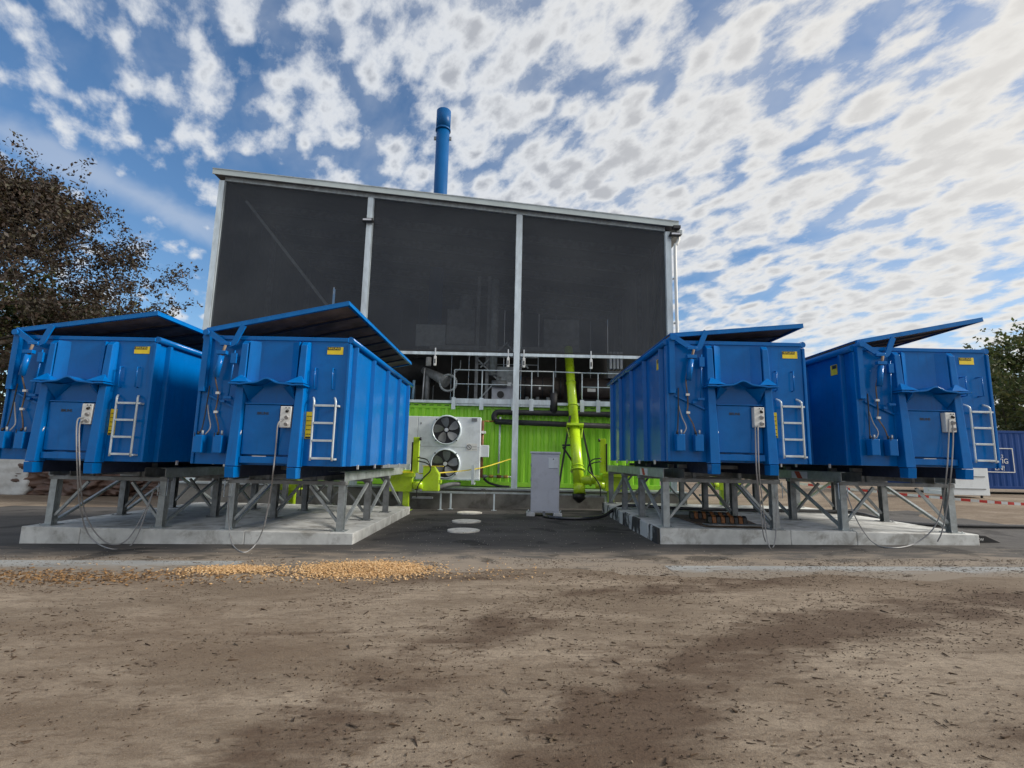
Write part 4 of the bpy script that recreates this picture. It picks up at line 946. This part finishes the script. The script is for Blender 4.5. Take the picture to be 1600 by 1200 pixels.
# ------------------------------------------------------------------ lime screw conveyor tube
def auger():
    r_ = thing('screw_conveyor', 'lime yellow screw conveyor pipe rising from a tee up into the hall', 'conveyor', (0,0,0))
    A = Vector((2.17, 16.35, .86)); B = Vector((2.07, 18.35, 5.2)); d = (B-A)
    def at(t_): return A+d*t_
    MB().tube([at(0), at(.42)], .175, 28).build('lower_tube', lime2, r_)
    MB().tube([at(.425), at(1.12)], .158, 28).build('upper_tube', lime2, r_)
    MB().tube([A-d.normalized()*.26+Vector((0,0,-.05)), at(0)], [.18, .19], 28).build('end_housing', lime2, r_)
    MB().tube([A+Vector((0, -.02, -.55)), A+Vector((0, -.03, -.42)), A+Vector((0, -.03, -.26))], [.05, .20, .22], 20).build('outlet_cone', blackp, r_)
    dn = d.normalized()
    for t_, rr in ((.10, .235), (.13, .20), (.60, .19), (.80, .18)):
        MB().tube([at(t_)-dn*.02, at(t_)+dn*.02], rr, 28).build('flange', lime2, r_)
    c = at(.425); side = Vector((1,0,0)); up = dn.cross(side).normalized()
    for off in (-.022, .022):
        vs = [c+dn*off+side*a*.28+up*b_*.26+dn*q for q in (-.012, .012) for a, b_ in ((-1,-1),(1,-1),(1,1),(-1,1))]
        MB().add(vs, [(0,3,2,1),(4,5,6,7),(0,1,5,4),(1,2,6,5),(2,3,7,6),(3,0,4,7)]).build('square_flange', lime2, r_)
    for s in (-1, 1): MB().bar(c+side*s*.26-dn*.02-up*.0, c+side*s*.20-dn*.40, .03, .12, (0,1,0)).build('flange_gusset', lime2, r_)
    MB().tube([(2.17, 16.4, .98), (2.50, 16.35, 1.02), (3.1, 16.3, 1.05)], .145, 22).build('inlet_tube', lime2, r_)
    MB().tube([(2.50, 16.36, 1.02), (2.55, 16.36, 1.02)], .20, 22).build('flange', lime2, r_); MB().tube([(2.90, 16.3, 1.04), (2.94, 16.3, 1.04)], .18, 22).build('flange', lime2, r_)
    # black trestle
    for a, b_ in (((1.58, 16.95, .67), (1.98, 17.2, 3.1)), ((2.75, 16.95, .9), (2.38, 17.2, 2.7)), ((1.70, 17.0, 2.1), (2.1, 17.0, 2.12)), ((1.72, 17.0, 2.05), (2.1, 17.0, 1.5))):
        MB().bar(a, b_, .06, .06, (0,1,0)).build('trestle_bar', blackp, r_)
auger()

# ------------------------------------------------------------------ push units at the container backs
def pusher(x, y, z, mir, label, box=True):
    r_ = thing('discharge_unit', label, 'machine', (x, y, z), 0, 'lime green discharge units behind the containers')
    s = mir
    def BX(x0, x1, y0, y1, z0, z1, name, bv=.01, m_=lime2, par=None):
        return MB().box(min(s*x0, s*x1), max(s*x0, s*x1), y0, y1, z0, z1).build(name, m_, par or r_, bv)
    BX(-.55, .12, 0, .5, .55, 1.18, 'gear_housing'); BX(-.62, .20, -.05, .06, .98, 1.10, 'front_beam')
    BX(.10, .28, .0, .12, 1.10, 2.15, 'upright'); BX(.06, .10, -.01, .14, 1.12, 2.0, 'upright_plate', .003, blackp)
    BX(-.16, .02, .1, .3, .0, .55, 'foot'); BX(-.24, .10, .04, .36, .0, .02, 'foot_plate', .003)
    MB().tube([(s*.29, -.02, 2.10), (s*.34, -.02, 2.10)], .05, 10).build('shaft_end', blackp, r_)
    BX(-.2, .15, -.12, -.06, 1.105, 1.135, 'guard_strip', .003, yellow if s > 0 else lime2)
    MB().tube([(s*.15, .05, .74), (s*.42, .05, .74)], .11, 18).build('drive_tube', lime2, r_)
    for k in range(2):
        MB().tube(spline([(s*.26, -.03, 1.55-.1*k), (s*.55, -.06, 1.48-.1*k), (s*.66, -.05, 1.2), (s*.45, -.06, .95), (s*.30, -.05, .7), (s*.28, -.05, .40)], 5), .018, 6).build('black_hose', blackp, r_)
    BX(.15, .75, -.03, .05, .36, .42, 'hose_tray', .003, galvd)
    return r_
pusher(-3.0, 15.35, .05, 1, 'lime green discharge unit behind the container second from left')
pusher(3.05, 15.95, .15, -1, 'lime green discharge unit behind the container beside the grey cabinet')
pusher(-6.5, 15.6, .0, 1, 'lime green discharge unit behind the far left container')
pusher(6.6, 16.1, .25, -1, 'lime green discharge unit behind the far right container')
def motorbox():
    r_ = thing('drive_guard', 'lime green drive guard box with slanted corner before the lower fan', 'guard', (0,0,0))
    MB().prism([(-2.60, .62), (-2.12, .62), (-2.12, 1.12), (-2.28, 1.34), (-2.60, 1.34)], 15.5, 15.85, 'y').build('guard_box', lime2, r_, .012)
    MB().box(-2.118, -2.06, 15.52, 15.8, .85, .95).build('side_catch', lime2, r_); MB().tube([(-2.9, 15.7, .78), (-2.605, 15.7, .78)], .12, 18).build('drive_shaft_cover', lime2, r_)
    MB().box(-2.62, -2.0, 15.49, 15.60, 1.345, 1.365).build('yellow_edge', yellow, r_)
motorbox()
def lowrail():
    r_ = thing('pipe_tray', 'long low galvanised tray on thin legs between the discharge units', 'tray', (0,0,0))
    MB().box(-3.4, -.75, 16.1, 16.22, .53, .585).build('tray_rail', galv, r_); MB().box(-.74, 3.3, 16.3, 16.40, .53, .575).build('tray_rail', galv, r_)
    for x, y in ((-2.12, 16.16), (-1.85, 16.5), (-.48, 16.34), (3.0, 16.35)):
        lg = MB().box(x-.025, x+.025, y-.025, y+.025, .03, .53).build('tray_leg', galvl, r_); MB().box(x-.08, x+.08, y-.05, y+.05, .02, .03).build('leg_plate', galvl, lg)
    MB().tube(spline([(-2.9, 16.3, .60), (-2.4, 16.4, .62), (-2.0, 16.5, .75), (-1.6, 16.7, .80)], 5), .07, 10).build('curved_pipe', galvd, r_)
    MB().tube(spline([(-1.4, 16.15, .60), (-1.0, 16.15, .61), (-.8, 16.15, .68), (-.7, 16.2, .60)], 5), .012, 6).build('tray_cable', blackp, r_)
lowrail()

def strap():
    mb = MB(); P = spline([(-2.75, 15.6, 1.12), (-2.0, 16.3, 1.16), (-1.0, 16.55, 1.30), (.02, 17.18, 1.62)], 6)
    for a, b_ in zip(P, P[1:]): mb.bar(a, b_, .006, .032)
    tag(mb.build('yellow_strap', mat('strap_yellow', (.75, .60, .05), .6, 0, .15, 6)), 'thin yellow strap stretched from the hall post past the lower fan', 'strap')
strap()

def cabinet():
    r_ = thing('control_cabinet', 'grey steel control cabinet standing alone on low concrete feet', 'cabinet', (1.0, 14.75, .12), -.03)
    MB().box(-.40, .40, 0, .45, .02, 1.66).build('cabinet_body', greyp, r_, .008); MB().box(-.43, .43, -.03, .48, 1.665, 1.72).build('cabinet_roof', greyp, r_, .008)
    MB().box(-.385, .385, -.018, -.001, .06, 1.62).build('cabinet_door', greyp, r_, .006)
    pk = MB().box(.09, .36, -.034, -.019, 1.26, 1.55).build('document_pocket', white, r_, .005); MB().box(.21, .24, -.04, -.035, 1.50, 1.53).build('pocket_catch', blackp, pk)
    for z in (.4, .9, 1.3): MB().tube([(-.405, .0, z), (-.405, .0, z+.09)], .012, 6).build('hinge', galv, r_)
    for x in (-.40, .36):
        MB().box(x-.12, x+.12, -.06, .5, -.08, .018).build('concrete_foot', conc, r_, .012); MB().tube([(x-.06 if x < 0 else x+.08, -.02, .02), (x-.06 if x < 0 else x+.08, -.02, .10)], .022, 8).build('anchor_bolt', galv, r_)
cabinet()
hz = lambda x, y: g(x, y)
P = [(.98, 14.82, .16), (.96, 14.5, .10), (1.05, 14.2, .09), (1.45, 13.85, .10), (2.0, 13.8, .115), (2.5, 14.0, .16), (2.85, 14.2, .33), (3.3, 14.25, .44), (4.3, 13.6, .44), (6.0, 13.5, .44), (8.3, 13.7, .44), (8.9, 13.4, .43), (9.5, 12.95, .28), (10.6, 12.55, .27), (12.5, 12.4, .30), (14.8, 12.3, .33)]
tag(MB().tube(spline(P, 7), .045, 12).build('supply_hose', hosem), 'thick glossy black hose curving from the grey cabinet over the right slab', 'hose')
def cover(x, y, rr, label):
    r_ = thing('manhole_cover', label, 'manhole cover', (x, y, g(x, y)), 0, 'round pale covers in the asphalt')
    n = 30; pts = [(rr*(1+.02*math.sin(i*2.3))*math.cos(2*math.pi*i/n), rr*(1+.02*math.sin(i*1.7))*math.sin(2*math.pi*i/n)) for i in range(n)]
    MB().prism(pts, .0, .032, 'z').build('cover_plate', pale, r_)
cover(-1.17, 15.5, .37, 'round pale cover in the asphalt, furthest of three')
cover(-1.08, 13.4, .37, 'round pale cover in the asphalt, middle one of three')
cover(-1.00, 11.7, .36, 'round pale cover in the asphalt, nearest of three')

# ------------------------------------------------------------------ chain track on a plate, right slab
def plate():
    r_ = thing('steel_plate', 'flat rusty grey steel plate lying on the right slab', 'plate', (0,0,0))
    MB().prism([(3.75, 12.3), (3.80, 10.25), (4.95, 10.25), (5.35, 12.3)], .39, .41, 'z').build('plate_sheet', rust, r_)
    MB().prism([(3.80, 10.35), (3.84, 10.12), (4.98, 10.12), (4.99, 10.35)], .43, .445, 'z').build('plate_strip', galvd, r_)
    MB().box(4.0, 4.9, 10.2, 10.3, .411, .429).build('strip_packer', rust, r_)
plate()
def ramps(x, y, n, label, rz_):
    r_ = thing('rubber_wedges', label, 'rubber block', (x, y, .42), rz_, 'orange and black rubber blocks on the steel plate')
    for k in range(n):
        MB().prism([(-.10, 0), (.10, 0), (.085, .10), (.02, .15), (-.07, .12)], k*.085, k*.085+.075, 'x').build('rubber_lug', orange if k % 2 else blackp, r_, .006)
    MB().box(-.02, n*.085+.02, -.13, .13, -.008, -.001).build('rubber_base', blackp, r_)
ramps(3.95, 11.5, 10, 'row of orange and black rubber blocks at the back of the steel plate', -.12)
ramps(4.05, 10.75, 9, 'row of orange and black rubber blocks at the front of the steel plate', -.15)

# ------------------------------------------------------------------ right background
def navy_unit():
    r_ = thing('navy_container', 'navy blue steel container with a white framed slogan, far right', 'container', (0,0,0))
    x0, x1, y0, z0, z1 = 18.2, 27.0, 23.0, .78, 3.36
    mb = MB(); pts = []; x = x0+.1
    while x < x1-.1: pts += [(x, y0+.012), (x+.07, y0+.012), (x+.11, y0), (x+.24, y0)]; x += .28
    mb.add([(p[0], p[1], z0+.12) for p in pts]+[(p[0], p[1], z1-.11) for p in pts], [(i, i+1, len(pts)+i+1, len(pts)+i) for i in range(len(pts)-1)])
    mb.build('corrugated_wall', navy, r_); MB().box(x0, x1, y0-.01, y0+.09, z1-.108, z1).build('top_rail', navy, r_, .006); MB().box(x0, x1, y0-.01, y0+.09, z0, z0+.118).build('bottom_rail', navy, r_, .006)
    MB().box(x0, x1, y0+.1, y0+2.4, z0+.01, z1-.01).build('shell', navy, r_)
    fr = MB(); a, b_, c, d = 19.9, 22.42, 1.50, 2.58; w = .035
    fr.box(a, b_, y0-.022, y0-.012, d-w, d).box(a, b_, y0-.022, y0-.012, c, c+w).box(a, a+w, y0-.022, y0-.012, c+w+.001, d-w-.001).box(b_-w, b_, y0-.022, y0-.012, c+w+.001, d-w-.001)
    fr.build('slogan_frame', stkwht, r_)
    text('CO', .30, 'slogan_lettering', stkwht, r_, (21.38, y0-.015, 2.23)); text('2', .2, 'slogan_lettering', stkwht, r_, (21.87, y0-.015, 2.15))
    text('KR\u00c4FTIG', .30, 'slogan_lettering', stkwht, r_, (20.98, y0-.015, 1.90)); text('EN!', .30, 'slogan_lettering', stkwht, r_, (21.52, y0-.015, 1.60))
navy_unit()
def chest():
    r_ = thing('white_metal_box', 'white metal box with a recessed panel standing under the far right container', 'box', (0,0,0))
    y = 20.0; x0, x1, z0, z1 = 16.6, 18.45, .62, 1.85
    MB().box(x0, x1, y, y+.9, z0, z1).build('box_body', white, r_, .015)
    for zz_ in (.85, 1.32): MB().box(x0+.08, x1-.15, y-.02, y-.001, zz_, zz_+.03).build('panel_rib', galvd, r_)
    MB().tube([(17.6, y-.01, 1.70), (17.6, y-.05, 1.70)], .10, 16).build('round_plug', greyp, r_)
    for x in (x0+.2, x1-.25): MB().tube([(x, y+.1, .50), (x, y+.1, .62)], .04, 8).build('castor', blackp, r_)
chest()
def tape():
    r_ = thing('barrier_tape', 'red and white barrier tape sagging across the yard on the right', 'barrier tape', (0,0,0))
    P = spline([(10.6, 19.0, .95), (12.2, 17.3, .80), (13.6, 15.4, .70), (14.8, 14.7, .66), (16.5, 14.2, .68)], 9); k = 0
    for a, b_ in zip(P, P[1:]):
        mid_ = (a+b_)/2; tw = .2*math.sin(k*.6)
        MB().bar(a, a+(b_-a)*1.0, .004, .075, (0, tw, 1)).build('tape_band', tapered if k % 2 else stkwht, r_); k += 1
tape()
def ramp_wedge():
    r_ = thing('wheel_wedge', 'black rubber wedge with white letters beside the right slab end', 'wedge', (9.0, 10.45, g(9.3, 10.5)+.0), -.03)
    MB().prism([(.0, 0), (.62, 0), (.62, .02), (.34, .14), (.0, .16)], -.12, .22, 'y').build('wedge_body', blackp, r_, .008)
    text('LKW', .075, 'wedge_lettering', stkwht, r_, (.13, -.122, .04))
ramp_wedge()
def prop():
    r_ = thing('prop_frame', 'thin dark steel prop with a hoop at the outer end of the far right stand', 'prop', (0,0,0))
    MB().bar((8.98, 10.6, .22), (8.90, 10.62, 1.42), .05, .05, (0,1,0)).build('prop_post', galvd, r_)
    MB().box(8.5, 8.93, 10.55, 10.59, 1.43, 1.45).build('hoop_bar', galvl, r_); MB().box(8.5, 8.93, 10.55, 10.59, 1.16, 1.18).build('hoop_bar', galvl, r_)
    MB().box(8.84, 9.12, 10.5, 10.7, .20, .22).build('prop_plate', galvd, r_)
prop()

# ------------------------------------------------------------------ left background: bag and tarpaulin
def lumpy(name, x0, x1, y0, y1, z0, z1, m_, fold, seed, label, cat, n=28):
    bm = bmesh.new(); bmesh.ops.create_cube(bm, size=2); bmesh.ops.subdivide_edges(bm, edges=bm.edges, cuts=n, use_grid_fill=True)
    for v in bm.verts:
        c = v.co.copy(); k = max(abs(c.x), abs(c.y), abs(c.z)); r2 = c.length or 1
        c = c.lerp(c/r2*1.25, .28)
        p = Vector((c.x*2.0, c.y*2, c.z*2+seed)); f = noise.noise(p)*.5+noise.noise(p*2.7)*.3+abs(noise.noise(p*5.1))*.25
        c *= 1+fold*f
        v.co = Vector(((x0+x1)/2+c.x*(x1-x0)/2, (y0+y1)/2+c.y*(y1-y0)/2, max(z0-.02, (z0+z1)/2+c.z*(z1-z0)/2)))
    me = bpy.data.meshes.new(name); bm.to_mesh(me); bm.free(); me.materials.append(m_)
    me.polygons.foreach_set('use_smooth', [True]*len(me.polygons))
    o = bpy.data.objects.new(name, me); COL.objects.link(o); tag(o, label, cat); return o
lumpy('white_bulk_bag', -22.6, -19.3, 20.9, 22.6, -.28, 1.75, bagw, .12, 3, 'large white bulk bag standing at the far left edge of the yard', 'bag')
lumpy('brown_tarpaulin', -19.6, -15.6, 21.0, 23.0, -.25, 1.35, tarpb, .55, 8, 'crumpled brown tarpaulin heaped beside the white bulk bag', 'tarpaulin', 44)
lumpy('brown_tarpaulin', -16.3, -11.2, 21.4, 22.8, -.25, .45, tarpb, .6, 15, 'low dark end of the crumpled tarpaulin, behind the far left stand', 'tarpaulin', 36)

# ------------------------------------------------------------------ trees
def tree(x, y, z, height, spread, leafm_, nleaf, seed, label, trunk_r=.35, density=1.0, lean=0, lsize=.16, first=.14, group=None, levels=5):
    rn = random.Random(seed); r_ = thing('tree', label, 'tree', (x, y, z), 0, group)
    mb = MB(); tips = []
    def grow(p, d, ln, rr, lev):
        n = 4; pts = [p]; rs = [rr]; cur = p.copy(); dd = d.copy()
        for i in range(n):
            dd = (dd+Vector((rn.gauss(0, .13), rn.gauss(0, .13), rn.gauss(.03, .08)))).normalized(); cur = cur+dd*ln/n; pts.append(cur.copy()); rs.append(rr*(1-.42*(i+1)/n))
        mb.tube(pts, rs, 8 if lev < 2 else (5 if lev < 3 else 3), caps=False)
        if lev >= levels-2:
            for q in pts[1:]: tips.append((q, dd.copy(), lev))
        if lev < levels:
            for k in range(rn.choice((3, 4)) if lev < 3 else 3):
                t_ = rn.uniform(.35, 1.0); i = min(n-1, int(t_*n)); q = pts[i].lerp(pts[i+1], t_*n-i if t_ < 1 else 1)
                ax = Vector((rn.gauss(0, 1), rn.gauss(0, 1), rn.gauss(.15, .5))).normalized()
                nd_ = (dd*.65+ax*.85*(1.0 if lev > 0 else 1.2)).normalized(); nd_.z = max(nd_.z, -.15)
                grow(q, nd_, ln*rn.uniform(.58, .80), rs[i+1]*rn.uniform(.5, .75), lev+1)
    # trunk with main limbs all the way up
    pts = []; rs = []; nseg = 10
    for i in range(nseg+1):
        t_ = i/nseg; pts.append(Vector((lean*t_*height*.3+.25*math.sin(i*1.1+seed), .25*math.cos(i*1.3), t_*height*.92))); rs.append(trunk_r*(1-.88*t_)+.01)
    MB().tube(pts, rs, 12).build('trunk', bark, r_)
    for k in range(int(22*density)):
        t_ = first+(.97-first)*k/(22*density); i = min(nseg-1, int(t_*nseg)); q = pts[i].lerp(pts[i+1], t_*nseg-i)
        a = k*2.4+rn.uniform(-.4, .4); prof = math.sin(math.pi*min(1, (t_*.78+.20)))**.75
        L1 = spread*prof*rn.uniform(.42, .60)
        grow(q, Vector((math.cos(a), math.sin(a), rn.uniform(.15, .6)+.8*max(0, t_-.6))).normalized(), L1, rs[i]*.42+.015, 1)
    mb.build('branches', bark, r_)
    v = []; f = []
    for _ in range(nleaf):
        q, dd, lev = rn.choice(tips); p = q+Vector((rn.gauss(0, .17), rn.gauss(0, .17), rn.gauss(-.02, .14)))
        s_ = lsize*rn.uniform(.5, 1.2); a = Vector((rn.gauss(0,1), rn.gauss(0,1), rn.gauss(0,1))).normalized(); b_ = a.cross(Vector((rn.gauss(0,1), rn.gauss(0,1), rn.gauss(0,1)))).normalized()
        k = len(v); v += [tuple(p-a*s_), tuple(p+b_*s_*.55), tuple(p+a*s_), tuple(p-b_*s_*.55)]; f.append((k, k+1, k+2, k+3))
    me = bpy.data.meshes.new('crown'); me.from_pydata(v, [], f); me.materials.append(leafm_)
    o = bpy.data.objects.new('crown', me); COL.objects.link(o); o.parent = r_; o['kind'] = 'stuff'
    return r_
tree(-28.6, 26.5, -.3, 17.0, 11.5, leaf_aut, 100000, 3, 'tall autumn tree with sparse reddish brown leaves at the left edge', .5, 1.3, 0, .105, .14)
tree(-31.0, 34, -.3, 11, 10, leaf_grn, 16000, 12, 'lower olive green tree behind the autumn tree at the left edge', .3, .8, 0, .2, .08, levels=4)
tree(45.0, 41, .6, 12.5, 9.5, leaf_grn, 16000, 21, 'half bare green tree above the navy container at the right edge', .3, .8, 0, .2, .1, levels=4)
tree(51.5, 47, .6, 10.5, 9.0, leaf_grn, 16000, 22, 'bushy green tree nearest the frame edge above the navy container, behind the half bare tree', .3, .8, 0, .22, .05, levels=4)
tree(58.0, 54, .6, 13, 10, leaf_grn, 12000, 23, 'green tree furthest to the right beyond the navy container', .3, .8, 0, .24, .06, levels=4)
def hedge(x0, x1, y, z, h, n, seed, label):
    rn = random.Random(seed); v = []; f = []
    for _ in range(n):
        x = rn.uniform(x0, x1); hh = h*(.75+.35*noise.noise(Vector((x*.35, seed, 0)))+.2*noise.noise(Vector((x*1.3, seed, 3))))
        p = Vector((x, y+rn.gauss(0, 1.0), z+hh*rn.random()**.7)); s_ = rn.uniform(.15, .34)
        a = Vector((rn.gauss(0,1), rn.gauss(0,1), rn.gauss(0,1))).normalized(); b_ = a.cross(Vector((rn.gauss(0,1), rn.gauss(0,1), rn.gauss(0,1)))).normalized()
        k = len(v); v += [tuple(p-a*s_), tuple(p+b_*s_*.6), tuple(p+a*s_), tuple(p-b_*s_*.6)]; f.append((k, k+1, k+2, k+3))
    me = bpy.data.meshes.new('far_thicket'); me.from_pydata(v, [], f); me.materials.append(leaf_grn)
    o = bpy.data.objects.new('far_thicket', me); COL.objects.link(o); tag(o, label, 'bushes', kind='stuff')
hedge(-60, -12, 42, -.3, 5.0, 26000, 2, 'dense dark thicket of bushes beyond the left side of the yard')
hedge(24, 75, 52, .5, 6.5, 26000, 5, 'dense green thicket of bushes beyond the navy container')
